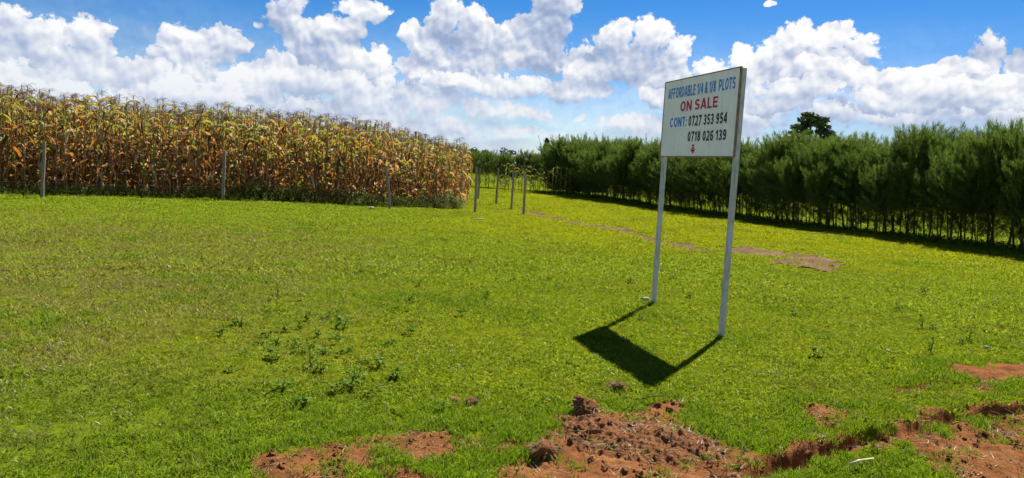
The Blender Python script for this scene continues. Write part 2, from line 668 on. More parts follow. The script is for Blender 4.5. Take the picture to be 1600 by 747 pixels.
M = {}
M['grass'] = leafy('grass_blade', [(0.0, (0.12, 0.20, 0.010)), (0.35, GRASS_LIME), (0.68, (0.225, 0.31, 0.014)), (0.88, (0.31, 0.33, 0.03)), (1.0, (0.46, 0.42, 0.04))], 0.33, 0.002, turf_patch, soft=0.75)
M['lush'] = leafy('lush_grass', [(0.0, (0.09, 0.17, 0.006)), (0.5, (0.17, 0.28, 0.008)), (1.0, (0.25, 0.33, 0.015))], 0.42, 0.006, soft=0.5)
M['straw'] = leafy('dry_straw', [(0.0, (0.28, 0.22, 0.09)), (0.5, (0.40, 0.32, 0.16)), (1.0, (0.17, 0.11, 0.05))], 0.3, 0.04)
M['weed'] = leafy('weed_leaf', [(0.0, (0.045, 0.10, 0.010)), (0.5, (0.085, 0.16, 0.012)), (1.0, (0.17, 0.25, 0.03))], 0.35, 0.004)
M['herb'] = leafy('undergrowth_leaf', [(0.0, (0.06, 0.10, 0.018)), (0.5, (0.13, 0.18, 0.03)), (0.85, (0.24, 0.27, 0.07)), (1.0, (0.34, 0.33, 0.14))], 0.4, 0.01)
M['needle'] = leafy('feathery_foliage', [(0.0, (0.036, 0.066, 0.014)), (0.45, (0.068, 0.115, 0.022)), (0.8, (0.145, 0.21, 0.038)), (1.0, (0.25, 0.32, 0.08))], 0.46, 0.006)
M['farleaf'] = leafy('broad_foliage', [(0.0, (0.03, 0.06, 0.012)), (0.6, (0.05, 0.09, 0.018)), (1.0, (0.09, 0.13, 0.025))], 0.25, 0.05)
M['dark_needle'] = leafy('dark_conifer_foliage', [(0.0, (0.02, 0.035, 0.012)), (1.0, (0.04, 0.06, 0.02))], 0.2, 0.03)
M['m_dry'] = leafy('maize_leaf_dry', [(0.0, (0.20, 0.11, 0.045)), (0.25, (0.42, 0.29, 0.15)), (0.5, (0.12, 0.055, 0.025)), (0.68, (0.34, 0.19, 0.07)), (0.82, (0.50, 0.21, 0.04)), (1.0, (0.60, 0.47, 0.28))], 0.40, 0.015, tint=(1, 0.85, 0.6))
M['m_yel'] = leafy('maize_leaf_yellow', [(0.0, (0.40, 0.35, 0.04)), (0.4, (0.28, 0.27, 0.035)), (0.7, (0.36, 0.25, 0.06)), (1.0, (0.46, 0.40, 0.08))], 0.45, 0.02)
M['m_grn'] = leafy('maize_leaf_green', [(0.0, (0.10, 0.15, 0.03)), (0.5, (0.18, 0.22, 0.04)), (1.0, (0.28, 0.28, 0.06))], 0.40, 0.025)
M['m_tas'] = leafy('maize_tassel', [(0.0, (0.17, 0.10, 0.065)), (0.5, (0.26, 0.16, 0.10)), (1.0, (0.38, 0.26, 0.17))], 0.3, 0.02)
M['m_stk'] = leafy('maize_stalk', [(0.0, (0.17, 0.10, 0.045)), (0.5, (0.25, 0.17, 0.075)), (1.0, (0.14, 0.11, 0.035))], 0.0, 0.05)

# soil
def soil_mat():
    m, t, o = mat('red_soil')
    geo = t.add('ShaderNodeNewGeometry')
    p = geo.outputs['Position']
    n1 = t.noise(p, 4.0, 5, 0.65)
    n2 = t.noise(p, 38.0, 4, 0.6)
    c = t.ramp(n1, [(0.30, (0.115, 0.046, 0.017)), (0.52, (0.205, 0.083, 0.031)), (0.72, (0.26, 0.125, 0.052))])
    c = t.mix(t.m('MULTIPLY', t.ss(n2, 0.5, 0.75), 0.5), c, (0.25, 0.135, 0.062))
    c = t.mix(t.m('MULTIPLY', t.ss(n2, 0.45, 0.25), 0.5), c, (0.06, 0.025, 0.012))
    bm_ = t.m('ADD', t.m('MULTIPLY', n2, 0.7), t.noise(p, 120.0, 3, 0.6))
    finish(t, o, c, 0.95, bm_, 0.7, 0.02, 0.1)
    return m


M['soil'] = soil_mat()


def dry_soil_mat():
    m, t, o = mat('trodden_dry_soil')
    geo = t.add('ShaderNodeNewGeometry')
    p = geo.outputs['Position']
    n1 = t.noise(p, 1.6, 5, 0.7)
    n2 = t.noise(p, 9.0, 4, 0.65)
    c = t.ramp(n1, [(0.32, (0.075, 0.032, 0.014)), (0.5, (0.115, 0.060, 0.022)), (0.68, (0.19, 0.115, 0.050))])
    c = t.mix(t.ss(n2, 0.52, 0.68), c, (0.10, 0.085, 0.02))
    c = t.mix(t.m('MULTIPLY', t.ss(n2, 0.45, 0.30), 0.7), c, (0.05, 0.024, 0.012))
    finish(t, o, c, 0.95, n2, 0.8, 0.05, 0.1)
    return m


M['dry_soil'] = dry_soil_mat()


def pasture_mat():
    m, t, o = mat('pasture_ground')
    geo = t.add('ShaderNodeNewGeometry')
    p = geo.outputs['Position']
    n0 = t.noise(p, 26.0, 4, 0.65)
    n3 = t.noise(p, 5.0, 4, 0.6)
    base = t.ramp(n0, [(0.30, (0.05, 0.06, 0.004)), (0.5, (0.15, 0.18, 0.004)), (0.72, (0.26, 0.29, 0.01))])
    base = t.mix(0.3, turf_patch(t, p, base), base)
    base = t.mix(1.0, base, (0.72, 0.72, 0.72), 'MULTIPLY')
    base = t.mix(t.m('MULTIPLY', t.ss(n3, 0.6, 0.75), 0.35), base, (0.12, 0.085, 0.04))
    # soil where the turf is broken
    at = t.add('ShaderNodeAttribute', attribute_name='bare')
    s1 = t.noise(p, 4.0, 5, 0.65)
    s2 = t.noise(p, 38.0, 4, 0.6)
    sc = t.ramp(s1, [(0.30, (0.115, 0.046, 0.017)), (0.52, (0.205, 0.083, 0.031)), (0.72, (0.26, 0.125, 0.052))])
    sc = t.mix(t.m('MULTIPLY', t.ss(s2, 0.5, 0.75), 0.5), sc, (0.25, 0.135, 0.062))
    sc = t.mix(t.m('MULTIPLY', t.ss(s2, 0.45, 0.25), 0.5), sc, (0.06, 0.025, 0.012))
    c = t.mix(t.ss(at.outputs['Fac'], 0.25, 0.6), base, sc)
    bm_ = t.m('ADD', t.m('MULTIPLY', s2, 0.7), t.noise(p, 120.0, 3, 0.6))
    finish(t, o, c, 1.0, bm_, 0.6, 0.02, 0.0)
    return m


M['ground'] = pasture_mat()


def bark(name, c1, c2, scale=30):
    m, t, o = mat(name)
    tc_ = t.add('ShaderNodeTexCoord')
    v_ = t.v('MULTIPLY', tc_.outputs['Object'], (1, 1, 0.18))
    n = t.noise(v_, scale, 5, 0.65)
    oi = t.add('ShaderNodeObjectInfo')
    c = t.mix(t.m('ADD', t.m('MULTIPLY', n, 0.8), t.m('MULTIPLY', oi.outputs['Random'], 0.25)), c1, c2)
    finish(t, o, c, 0.9, n, 0.6, 0.01, 0.2)
    return m


M['bark'] = bark('young_bark', (0.03, 0.022, 0.016), (0.11, 0.085, 0.062))
M['post'] = bark('weathered_post', (0.13, 0.105, 0.08), (0.36, 0.31, 0.26), 40)
M['stick'] = bark('pale_stick', (0.42, 0.34, 0.20), (0.58, 0.49, 0.32), 60)


def wire_mat():
    m, t, o = mat('dull_wire')
    p = finish(t, o, (0.12, 0.10, 0.085), 0.6)
    p.inputs['Metallic'].default_value = 0.7
    return m


M['wire'] = wire_mat()


def paint_mat(name, c1, c2, rust, amt, scale=6.0):
    m, t, o = mat(name)
    tc_ = t.add('ShaderNodeTexCoord')
    ob = tc_.outputs['Object']
    n = t.noise(ob, scale, 5, 0.65)
    st = t.noise(t.v('MULTIPLY', ob, (1, 1, 0.10)), scale * 5, 4, 0.6)
    c = t.mix(t.ss(n, 0.35, 0.7), c1, c2)
    c = t.mix(t.m('MULTIPLY', t.ss(st, 0.52, 0.75), amt), c, rust)
    sp = t.noise(ob, scale * 9, 3, 0.5)
    c = t.mix(t.m('MULTIPLY', t.ss(sp, 0.68, 0.76), amt * 1.3), c, rust)
    finish(t, o, c, 0.55, n, 0.08, 0.005, 0.35)
    return m


M['board'] = paint_mat('weathered_white_board', (0.93, 0.90, 0.91), (0.85, 0.83, 0.84), (0.30, 0.29, 0.24), 0.28, 5)
M['steel'] = paint_mat('grey_painted_steel', (0.55, 0.54, 0.57), (0.38, 0.37, 0.40), (0.17, 0.12, 0.09), 0.7, 7)
M['rust'] = paint_mat('rusty_edge', (0.20, 0.10, 0.065), (0.30, 0.19, 0.13), (0.45, 0.42, 0.38), 0.4, 12)


def ink(name, c):
    m, t, o = mat(name)
    tc_ = t.add('ShaderNodeTexCoord')
    n = t.noise(tc_.outputs['Object'], 40, 4, 0.6)
    finish(t, o, t.mix(t.m('MULTIPLY', t.ss(n, 0.5, 0.8), 0.35), c, tuple(0.6 * a + 0.18 for a in c)), 0.6)
    return m


M['blue'] = ink('blue_lettering', (0.022, 0.24, 0.72))
M['red'] = ink('red_lettering', (0.55, 0.008, 0.035))
M['black'] = ink('dark_lettering', (0.018, 0.025, 0.05))
M['stone'] = bark('pale_stone', (0.20, 0.18, 0.15), (0.38, 0.35, 0.30), 12)

# ------------------------------------------------------------------ ground sheet
ny, nx = mx.shape
idx = np.arange(ny * nx).reshape(ny, nx)
quads = np.stack([idx[:-1, :-1], idx[:-1, 1:], idx[1:, 1:], idx[1:, :-1]], -1).reshape(-1, 4)
gme = np_mesh('ground', np.stack([mx, my, GZ], -1).reshape(-1, 3), quads, M['ground'], True)
a_ = gme.attributes.new('bare', 'FLOAT', 'POINT')
a_.data.foreach_set('value', GB.astype(np.float32).ravel())
tag(put('ground', gme), kind='structure')


# worn track and bare scar in the turf farther off: sheets lying just proud of the ground
def sheet(name, x0, x1, y0, y1, step, lift=0.004):
    xs, ys = np.arange(x0, x1, step), np.arange(y0, y1, step)
    ax, ay = np.meshgrid(xs, ys)
    b = far_bare(ax, ay)
    zz = zat(ax, ay) + lift + np.abs(fbm(ax, ay, 7.0, 3, 91)) * 0.05 * b
    n_y, n_x = ax.shape
    ii = np.arange(n_y * n_x).reshape(n_y, n_x)
    keep = np.minimum.reduce([b[:-1, :-1], b[:-1, 1:], b[1:, 1:], b[1:, :-1]]) > 0.45
    q = np.stack([ii[:-1, :-1], ii[:-1, 1:], ii[1:, 1:], ii[1:, :-1]], -1)[keep]
    used = np.unique(q)
    rem = np.zeros(n_y * n_x, int)
    rem[used] = np.arange(len(used))
    vs = np.stack([ax, ay, zz], -1).reshape(-1, 3)[used]
    return tag(put(name, np_mesh(name, vs, rem[q], M['dry_soil'], True)), kind='structure')


sxs, sys_ = [p[0] for p in SCAR], [p[1] for p in SCAR]
sheet('bare_soil_patch', min(sxs) - .6, max(sxs) + .6, min(sys_) - .6, max(sys_) + .6, 0.05)


def ribbon():
    """the worn track itself: only cells close to its line"""
    return sheet('dirt_track', min(p[0] for p in TRACK) - .6, max(p[0] for p in TRACK) + .3, min(p[1] for p in TRACK) - .3, max(p[1] for p in TRACK) + .6, 0.06)


_scar = SCAR
SCAR = [(900, 900), (901, 900), (901, 901)]
ribbon()
SCAR = _scar

# ------------------------------------------------------------------ sign
gl, gr = gp(1021, 477), gp(1127, 525)
sx_ = Vector((gr[0] - gl[0], gr[1] - gl[1], 0))
SW = sx_.length
srz = atan2(sx_.y, sx_.x)
sbase = ((gl[0] + gr[0]) / 2, (gl[1] + gr[1]) / 2)
zb = min(z1(*gl), z1(*gr))
sign = thing('sale_sign', 'white painted sign board with blue and red lettering on two grey steel posts', 'sign', (*sbase, zb), srz)
PS = 0.052
BT, BB = 2.72, 1.835
hw = SW / 2 + PS / 2
b = MB()
b.box((0, -PS / 2 - 0.011, (BT + BB) / 2), (2 * hw - 0.016, 0.016, BT - BB - 0.016))
put('board', b.mesh('board', M['board']), sign)
b = MB()
yc = -PS / 2 - 0.0125
b.box((0, yc, BT - 0.004), (2 * hw, 0.023, 0.011))
b.box((0, yc, BB + 0.004), (2 * hw, 0.023, 0.011))
b.box((-hw + 0.0035, yc, (BT + BB) / 2), (0.011, 0.0228, BT - BB - 0.0192))
b.box((hw - 0.0035, yc, (BT + BB) / 2), (0.011, 0.0228, BT - BB - 0.0192))
put('board_edge', b.mesh('board_edge', M['rust']), sign)
for s in (-1, 1):
    b = MB()
    b.box((0, 0, (BT - 0.012) / 2 - 0.15), (PS, PS, BT - 0.012 + 0.3), bev=0.006)
    put('post', b.mesh('post', M['steel']), sign, (s * SW / 2, 0, 0))
b = MB()
for zz in (BT - 0.06, BB + 0.06):
    b.box((0, 0.004, zz), (SW - PS - 0.002, 0.03, 0.03))
put('rear_rail', b.mesh('rear_rail', M['steel']), sign)

FRONT = -PS / 2 - 0.019 - 0.0022


SK = 0.185          # stroke width of the painted capitals, in cap heights


def arc(cx, cy_, rx, ry, a0, a1, n=9):
    return [(cx + rx * cos(radians(a0 + (a1 - a0) * i / n)), cy_ + ry * sin(radians(a0 + (a1 - a0) * i / n))) for i in range(n + 1)]


h_ = SK / 2
o_ = 1 - h_


def bowl(x0, x1, y0, y1):
    """open stroke: from the stem out round a bowl and back to the stem"""
    ry = (y1 - y0) / 2
    return [(x0, y1), (x1 - ry * .8, y1)] + arc(x1 - ry * .8, (y0 + y1) / 2, ry * .8, ry, 80, -80, 8) + [(x1 - ry * .8, y0), (x0, y0)]


GLYPH = {
    'A': (.74, [[(h_ * .75, 0), (.37 - .02, 1)], [(.74 - h_ * .75, 0), (.37 + .02, 1)], [(.16, .29), (.58, .29)]]),
    'F': (.58, [[(h_, 0), (h_, 1)], [(h_, o_), (.58, o_)], [(h_, .5), (.53, .5)]]),
    'O': (.76, [arc(.38, .5, .38 - h_, o_ - .5, 90, 450, 22)]),
    'R': (.70, [[(h_, 0), (h_, 1)], bowl(h_, .66 - h_, .47, o_), [(.34, .47), (.60, 0)]]),
    'D': (.70, [[(h_, 0), (h_, 1)], [(h_, o_), (.30, o_)] + arc(.28, .5, .42 - h_, o_ - .5, 82, -82, 12) + [(.30, h_), (h_, h_)]]),
    'B': (.68, [[(h_, 0), (h_, 1)], bowl(h_, .64 - h_, .53, o_), bowl(h_, .68 - h_, h_, .50)]),
    'L': (.56, [[(h_, 1), (h_, h_), (.56, h_)]]),
    'E': (.60, [[(h_, 0), (h_, 1)], [(h_, o_), (.59, o_)], [(h_, .51), (.55, .51)], [(h_, h_), (.60, h_)]]),
    'P': (.66, [[(h_, 0), (h_, 1)], bowl(h_, .66 - h_, .42, o_)]),
    'T': (.62, [[(.31, 0), (.31, 1)], [(0, o_), (.62, o_)]]),
    'S': (.66, [arc(.33, .71, .33 - h_, .29 - h_, 20, 250, 12)[:-1] + [(.33, .505)] + arc(.33, .29, .33 - h_, .29 - h_, 75, -160, 13)]),
    'N': (.72, [[(h_, 0), (h_, 1)], [(.72 - h_, 0), (.72 - h_, 1)], [(h_ + .02, .93), (.70 - h_, .07)]]),
    'C': (.72, [arc(.38, .5, .38 - h_, o_ - .5, 45, 315, 18)]),
    '0': (.56, [arc(.28, .5, .28 - h_, o_ - .5, 90, 450, 20)]),
    '1': (.40, [[(.28, 0), (.28, 1)], [(.03, .70), (.24, .88)]]),
    '2': (.56, [arc(.28, .71, .28 - h_, .29 - h_, 165, -25, 10) + [(.40, .45), (.10, .16), (.06, h_), (.56, h_)]]),
    '3': (.56, [arc(.27, .735, .27 - h_, .265 - h_, 160, -75, 10) + [(.22, .53)], [(.22, .53)] + arc(.27, .28, .29 - h_, .28 - h_, 85, -160, 12)]),
    '4': (.58, [[(.42, 0), (.42, 1)], [(.40, .95), (.06, .36)], [(.02, .29), (.58, .29)]]),
    '5': (.56, [[(.52, o_), (.14, o_), (.10, .56)], [(.10, .50)] + arc(.28, .32, .28 - h_, .32 - h_, 120, -155, 13)]),
    '6': (.56, [arc(.28, .31, .28 - h_, .31 - h_, 0, 360, 16), arc(.30, .55, .30 - h_, .45 - h_, 40, 190, 9)]),
    '7': (.56, [[(0, o_), (.50, o_), (.34, .60), (.22, 0)]]),
    '8': (.56, [arc(.28, .745, .255 - h_, .255 - h_, 0, 360, 16), arc(.28, .28, .28 - h_, .28 - h_, 0, 360, 16)]),
    '9': (.56, [arc(.28, .69, .28 - h_, .31 - h_, 0, 360, 16), arc(.26, .45, .30 - h_, .45 - h_, 10, -140, 9)]),
    '/': (.32, [[(.03, 0), (.29, 1)]]),
    ':': (.22, [[(.11, 0), (.11, .19)], [(.11, .52), (.11, .71)]]),
    '&': (.74, [[(.70, .02), (.22, .62)] + arc(.33, .76, .16, .17, 205, -40, 9) + [(.20, .46)] + arc(.27, .27, .20, .19, 120, 330, 10) + [(.64, .47)]]),
}


def sweep(b, pts, wd, z, fx):
    """flat brush stroke along a line; closed when it ends where it starts"""
    n = len(pts)
    closed = hypot(pts[0][0] - pts[-1][0], pts[0][1] - pts[-1][1]) < 1e-4
    L, R = [], []
    for i, p in enumerate(pts):
        a = pts[i - 1] if i else (pts[-2] if closed else None)
        c = pts[i + 1] if i < n - 1 else (pts[1] if closed else None)
        d1 = None if a is None else Vector((p[0] - a[0], p[1] - a[1])).normalized()
        d2 = None if c is None else Vector((c[0] - p[0], c[1] - p[1])).normalized()
        d1, d2 = d1 or d2, d2 or d1
        nm = Vector((-(d1.y + d2.y), d1.x + d2.x))
        nm = nm.normalized() if nm.length > 1e-4 else Vector((-d1.y, d1.x))
        k = wd / 2 / max(.45, nm.dot(Vector((-d1.y, d1.x))))
        L.append((p[0] + nm.x * k, p[1] + nm.y * k))
        R.append((p[0] - nm.x * k, p[1] - nm.y * k))
    for i in range(n - 1):
        b.poly([fx(*q, z) for q in (L[i], R[i], R[i + 1], L[i + 1])])


def lettering(txt, u0, u1, v0, v1, m):
    """one row of painted words; each word is a part of the sign"""
    gap = .14
    adv = 0
    for ch in txt:
        adv += .30 if ch == ' ' else GLYPH[ch][0] + gap
    adv -= gap
    W_, H_ = 2 * hw, BT - BB
    x = 0
    for word in txt.split(' '):
        if not word:
            x += .30
            continue
        b = MB()
        x_start = x
        for ch in word:
            wd, strokes = GLYPH[ch]
            for k, st in enumerate(strokes):
                sweep(b, [(x + p[0], p[1]) for p in st], SK, k,
                      lambda px, py, z: (-hw + W_ * (u0 + (u1 - u0) * px / adv), FRONT - .00025 * z, BT - H_ * (v1 + (v0 - v1) * py)))
            x += wd + gap
        x += .30
        if word.endswith(':'):
            k = len(word) - 1
            nf = sum(len(st) - 1 for ch in word[:-1] for st in GLYPH[ch][1])
            c = MB()
            c.add(b.v, b.f[nf:])
            used = sorted({i for f in c.f for i in f})
            c.v = [c.v[i] for i in used]
            c.f = [tuple(used.index(i) for i in f) for f in c.f]
            put('colon', c.mesh('colon', m), sign)
            b.f, b.mi = b.f[:nf], b.mi[:nf]
            b.v = b.v[:4 * nf]
        put('lettering', b.mesh('lettering', m), sign)


lettering('AFFORDABLE 1/4 & 1/8  PLOTS', 0.062, 0.955, 0.100, 0.235, M['blue'])
lettering('ON SALE', 0.263, 0.765, 0.290, 0.420, M['red'])
lettering('CONT:', 0.122, 0.372, 0.488, 0.612, M['blue'])
lettering('0727 353 954', 0.398, 0.890, 0.488, 0.615, M['black'])
lettering('0718 026 139', 0.402, 0.896, 0.683, 0.807, M['black'])
b = MB()
ax_, az_ = -hw + 2 * hw * 0.487, BT - (BT - BB) * 0.905
for pts in ([(-.026, .052), (.026, .052), (.026, .030), (-.026, .030)], [(-.030, .022), (.030, .022), (.030, .004), (-.030, .004)], [(-.058, .000), (.058, .000), (0.0, -.052)]):
    b.poly([(ax_ + p[0], FRONT, az_ + p[1]) for p in pts][::-1])
put('arrow', b.mesh('arrow', M['red']), sign)

# ------------------------------------------------------------------ wire fences
POST_PX = [(66, 310, 222), (348, 315, 235), (609, 328, 260), (742, 332, 260)]


def fence(label, feet, heights, leans, wires, cat='fence'):
    f = thing('wire_fence', label, cat, (feet[0][0], feet[0][1], z1(*feet[0])))
    o0 = Vector(f.location)
    tops = []
    for (x, y), h, (lx, ly) in zip(feet, heights, leans):
        b = MB()
        r = rng.uniform(0.04, 0.05)
        pts = [Vector((0, 0, -0.2)), Vector((lx * .15, ly * .15, h * .3)), Vector((lx * .6 + .01, ly * .6, h * .65)), Vector((lx, ly, h))]
        b.tube(pts, [r * 1.05, r, r * .94, r * .9], 8)
        z = z1(x, y)
        put('post', b.mesh('post', M['post'], False), f, Vector((x, y, z)) - o0, (0, 0, 0))
        tops.append((Vector((x, y, z)) - o0, Vector((lx, ly, h))))
    for fr in wires:
        b = MB()
        pts = []
        for i in range(len(tops) - 1):
            a_0 = tops[i][0] + tops[i][1] * fr
            b_0 = tops[i + 1][0] + tops[i + 1][1] * fr
            for k in range(9):
                if k == 0 and i:
                    continue
                t_ = k / 8
                p = a_0.lerp(b_0, t_)
                p.z -= 0.05 * sin(pi * t_)
                p.y -= 0.055
                pts.append(p)
        b.tube(pts, 0.0016, 4)
        put('wire', b.mesh('wire', M['wire']), f)
    return f


fe = [gp(p[0], p[1]) for p in POST_PX]
d0 = Vector((fe[0][0] - fe[1][0], fe[0][1] - fe[1][1]))
fe = [(fe[0][0] + d0.x, fe[0][1] + d0.y)] + fe
fence('sagging wire fence on grey wooden posts along the front of the maize', fe, [1.5, 1.54, 1.57, 1.37, 1.53],
      [(0, 0), (0.06, 0.0), (0.0, 0.05), (-0.19, 0.0), (-0.02, 0)], (0.3, 0.52, 0.74, 0.93))
fe2 = [gp(818, 335), gp(799, 326), gp(775, 320)]
fe2.append((fe2[2][0] - 0.9, fe2[2][1] + 3.2))
fence('short run of weathered posts with wire beside the track past the maize', fe2, [1.46, 1.5, 1.48, 1.4],
      [(-0.02, 0), (0.0, 0), (0.02, 0.0), (0.03, 0)], (0.35, 0.58, 0.9))

# ------------------------------------------------------------------ maize
def leaf_mesh(name, L, wd, droop, m, seed, curl=0.0, twist=0.0, quick=.8, ang0=(0.9, 1.25)):
    r = random.Random(seed)
    n = 6
    ang = r.uniform(*ang0)
    p = Vector((0, 0, 0))
    vs = []
    yaw = 0.0
    for i in range(n + 1):
        t_ = i / n
        a = ang - droop * (t_ ** quick)
        wv_ = wd * (0.55 + 0.6 * sin(pi * min(1, t_ * 0.75 + 0.18))) * (1 - t_ ** 3) + 0.002
        roll = twist * t_ * (1 if seed % 2 else -1) + 0.3 * sin(seed + 4 * t_)
        side = Vector((-sin(yaw) * cos(roll), cos(yaw) * cos(roll), sin(roll)))
        up = Vector((-sin(a) * cos(yaw), -sin(a) * sin(yaw), cos(a)))
        vs += [p - side * wv_ * .5 + up * wv_ * (.22 + curl), p - up * 0.0, p + side * wv_ * .5 + up * wv_ * (.22 + curl)]
        st = L / n
        yaw += r.uniform(-.22, .22)
        p = p + Vector((cos(a) * cos(yaw), cos(a) * sin(yaw), sin(a))) * st
    fs = []
    for i in range(n):
        for k in range(2):
            fs.append((i * 3 + k, i * 3 + k + 1, i * 3 + 4 + k, i * 3 + 3 + k))
    b = MB()
    b.add(vs, fs)
    return b.mesh(name, m, True)


LEAF = {}
for key, mm in (('dry', M['m_dry']), ('yel', M['m_yel']), ('grn', M['m_grn'])):
    LEAF[key] = []
    for k in range(9):
        r = random.Random(k * 7 + len(key))
        if key == 'dry':
            L, wd, dr, cu_, tw = r.uniform(.7, 1.15), r.uniform(.055, .10), r.uniform(2.1, 2.7), r.uniform(.1, .6), r.uniform(.5, 2.2)
            qk, an = r.uniform(.2, .42), (.3, 1.1)
        else:
            L, wd, dr, cu_, tw = r.uniform(.7, 1.0), r.uniform(.065, .105), r.uniform(2.2, 3.1), r.uniform(0, .25), r.uniform(.2, 1.4)
            qk, an = r.uniform(.55, 1.1), (1.1, 1.45)
        LEAF[key].append(leaf_mesh('leaf', L, wd, dr, mm, k, cu_, tw, qk, an))

STALK = []
for k in range(5):
    r = random.Random(k + 90)
    b = MB()
    pts, rad = [], []
    x = y = 0
    for i in range(9):
        pts.append((x, y, i / 8))
        x += r.uniform(-.012, .012)
        y += r.uniform(-.012, .012)
        rad.append(0.020 - 0.012 * i / 8 + (0.002 if i % 2 else 0))
    b.tube(pts, rad, 5)
    STALK.append((b.mesh('stalk', M['m_stk'], True), pts))

TASSEL = []
for k in range(6):
    r = random.Random(k + 40)
    b = MB()
    for j in range(11):
        az_j = j * 2.4 + r.uniform(-.4, .4)
        h0 = 0.10 + 0.011 * j
        L = r.uniform(.17, .27)
        a = r.uniform(1.05, 1.45)
        p = Vector((0, 0, h0))
        dr = r.uniform(2.3, 3.7)
        prev = None
        for i in range(5):
            t_ = i / 4
            q = Vector((-sin(az_j), cos(az_j), 0)) * (0.0052 * (1 - .4 * t_))
            if prev:
                b.add([prev[0], prev[1], p + q, p - q], [(0, 1, 2, 3)])
                z_ = Vector((0, 0, .004))
                b.add([prev[2] - z_, prev[2] + z_, p + z_, p - z_], [(0, 1, 2, 3)])
            prev = (p - q, p + q, p)
            p = p + Vector((cos(az_j) * cos(a), sin(az_j) * cos(a), sin(a))) * (L / 4)
            a -= dr / 4
    b.tube([(0, 0, 0), (0, 0, .15), (.01, 0, .3)], [.006, .005, .003], 4)
    TASSEL.append(b.mesh('tassel', M['m_tas'], False))

EAR = []
for k in range(3):
    b = MB()
    pts = [(0, 0, 0), (.006, 0, .05), (.012, 0, .11), (.02, 0, .17), (.026, 0, .21)]
    b.tube(pts, [.012, .028, .03, .02, .004], 7)
    for j in range(4):
        a = j * 1.6
        b.poly([(.02 + .012 * cos(a), .012 * sin(a), .15), (.02 + .015 * cos(a + .8), .015 * sin(a + .8), .16), (.03 + .05 * cos(a), .05 * sin(a), .25)])
    EAR.append(b.mesh('ear', [M['m_dry'], M['m_yel']][k % 2], True))


def maize_recipe(r, h, green=0.0):
    """(mesh, name, location, rotation, scale) of each part of one plant of height h up to the tassel"""
    st, pts = r.choice(STALK)
    parts = [(st, 'stalk', (0, 0, 0), (0, 0, r.uniform(0, 6)), (1, 1, h))]
    n = r.randint(8, 10)
    a0 = r.uniform(0, 6.28)
    for i in range(n):
        t_ = 0.12 + 0.84 * (i + r.uniform(-.25, .25)) / (n - 1) * 0.98
        z = h * min(t_, .97)
        q = r.random()
        if green:
            key = 'grn' if q < .85 else 'yel'
        elif t_ < .45:
            key = 'dry' if q < .88 else ('yel' if q < .97 else 'grn')
        elif t_ < .75:
            key = 'dry' if q < .62 else ('yel' if q < .90 else 'grn')
        else:
            key = 'dry' if q < .42 else ('yel' if q < .78 else 'grn')
        s = r.uniform(.8, 1.1) * (1 - .25 * max(0, t_ - .6) / .4) * min(1.1, h / 2.4)
        parts.append((r.choice(LEAF[key]), 'leaf', (0, 0, z), (r.uniform(-.15, .15), r.uniform(-.25, .25), a0 + pi * i + r.uniform(-.7, .7)), (s, s, s)))
    s = r.uniform(.85, 1.15)
    parts.append((r.choice(TASSEL), 'tassel', (0, 0, h * .985), (r.uniform(-.12, .12), r.uniform(-.12, .12), r.uniform(0, 6)), (s, s, s)))
    if not green and r.random() < .8:
        parts.append((r.choice(EAR), 'ear', (.012, 0, h * r.uniform(.38, .5)), (0, r.choice((.35, .6, 2.5)), r.uniform(0, 6)), (1, 1, 1)))
    return parts


EDGE = [(-24.0, 14.5), (-18.5, 18.6), (-14.6, 21.9), (-9.6, 25.0), (-5.8, 26.3), (-1.85, 27.5)]
seg = [hypot(EDGE[i + 1][0] - EDGE[i][0], EDGE[i + 1][1] - EDGE[i][1]) for i in range(len(EDGE) - 1)]
TOT = sum(seg)


def on_edge(s):
    for i, L in enumerate(seg):
        if s <= L or i == len(seg) - 1:
            t_ = s / L
            return EDGE[i][0] + (EDGE[i + 1][0] - EDGE[i][0]) * t_, EDGE[i][1] + (EDGE[i + 1][1] - EDGE[i][1]) * t_
        s -= L


spots = []
for row in range(15):
    s = rng.uniform(0, .25)
    while s < TOT:
        x, y = on_edge(s)
        x += -0.045 * row + rng.uniform(-.07, .07)
        y += 0.78 * row + rng.uniform(-.13, .13)
        fall = 1.0 - 0.235 * float(np.clip((s - TOT + 4.9) / 4.9, 0, 1))
        h = (2.62 if row < 2 else 2.74) * (1 + .09 * float(smooth(np.array(s), TOT - 13, TOT - 22))) * fall * rng.uniform(.86, 1.10)
        spots.append((row, x, y, h, s))
        s += rng.uniform(.20, .30)
inview = [p for p in spots if abs(p[1]) < 0.70 * p[2] and (p[0] < 5 or p[4] > TOT - .4)]
inview.sort(key=lambda p: (p[0] if p[4] <= TOT - .4 else min(p[0], 2), p[0]))
chosen = set(id(p) for p in inview[:300])
MAIZE_LABEL = 'tall ripe maize plant with drying brown and yellow leaves along the front of the field'
r = random.Random(77)
for p in spots:
    if id(p) not in chosen:
        continue
    _, x, y, h, _s = p
    t0 = thing('maize_plant', MAIZE_LABEL, 'maize plant', (x, y, z1(x, y)), 0, 'maize plants along the front of the field')
    t0.rotation_euler = (r.uniform(-.05, .05), r.uniform(-.05, .05), r.uniform(0, 6.28))
    for (me, nm, lo, ro, sc_) in maize_recipe(r, h):
        put(nm, me, t0, lo, ro, sc_)


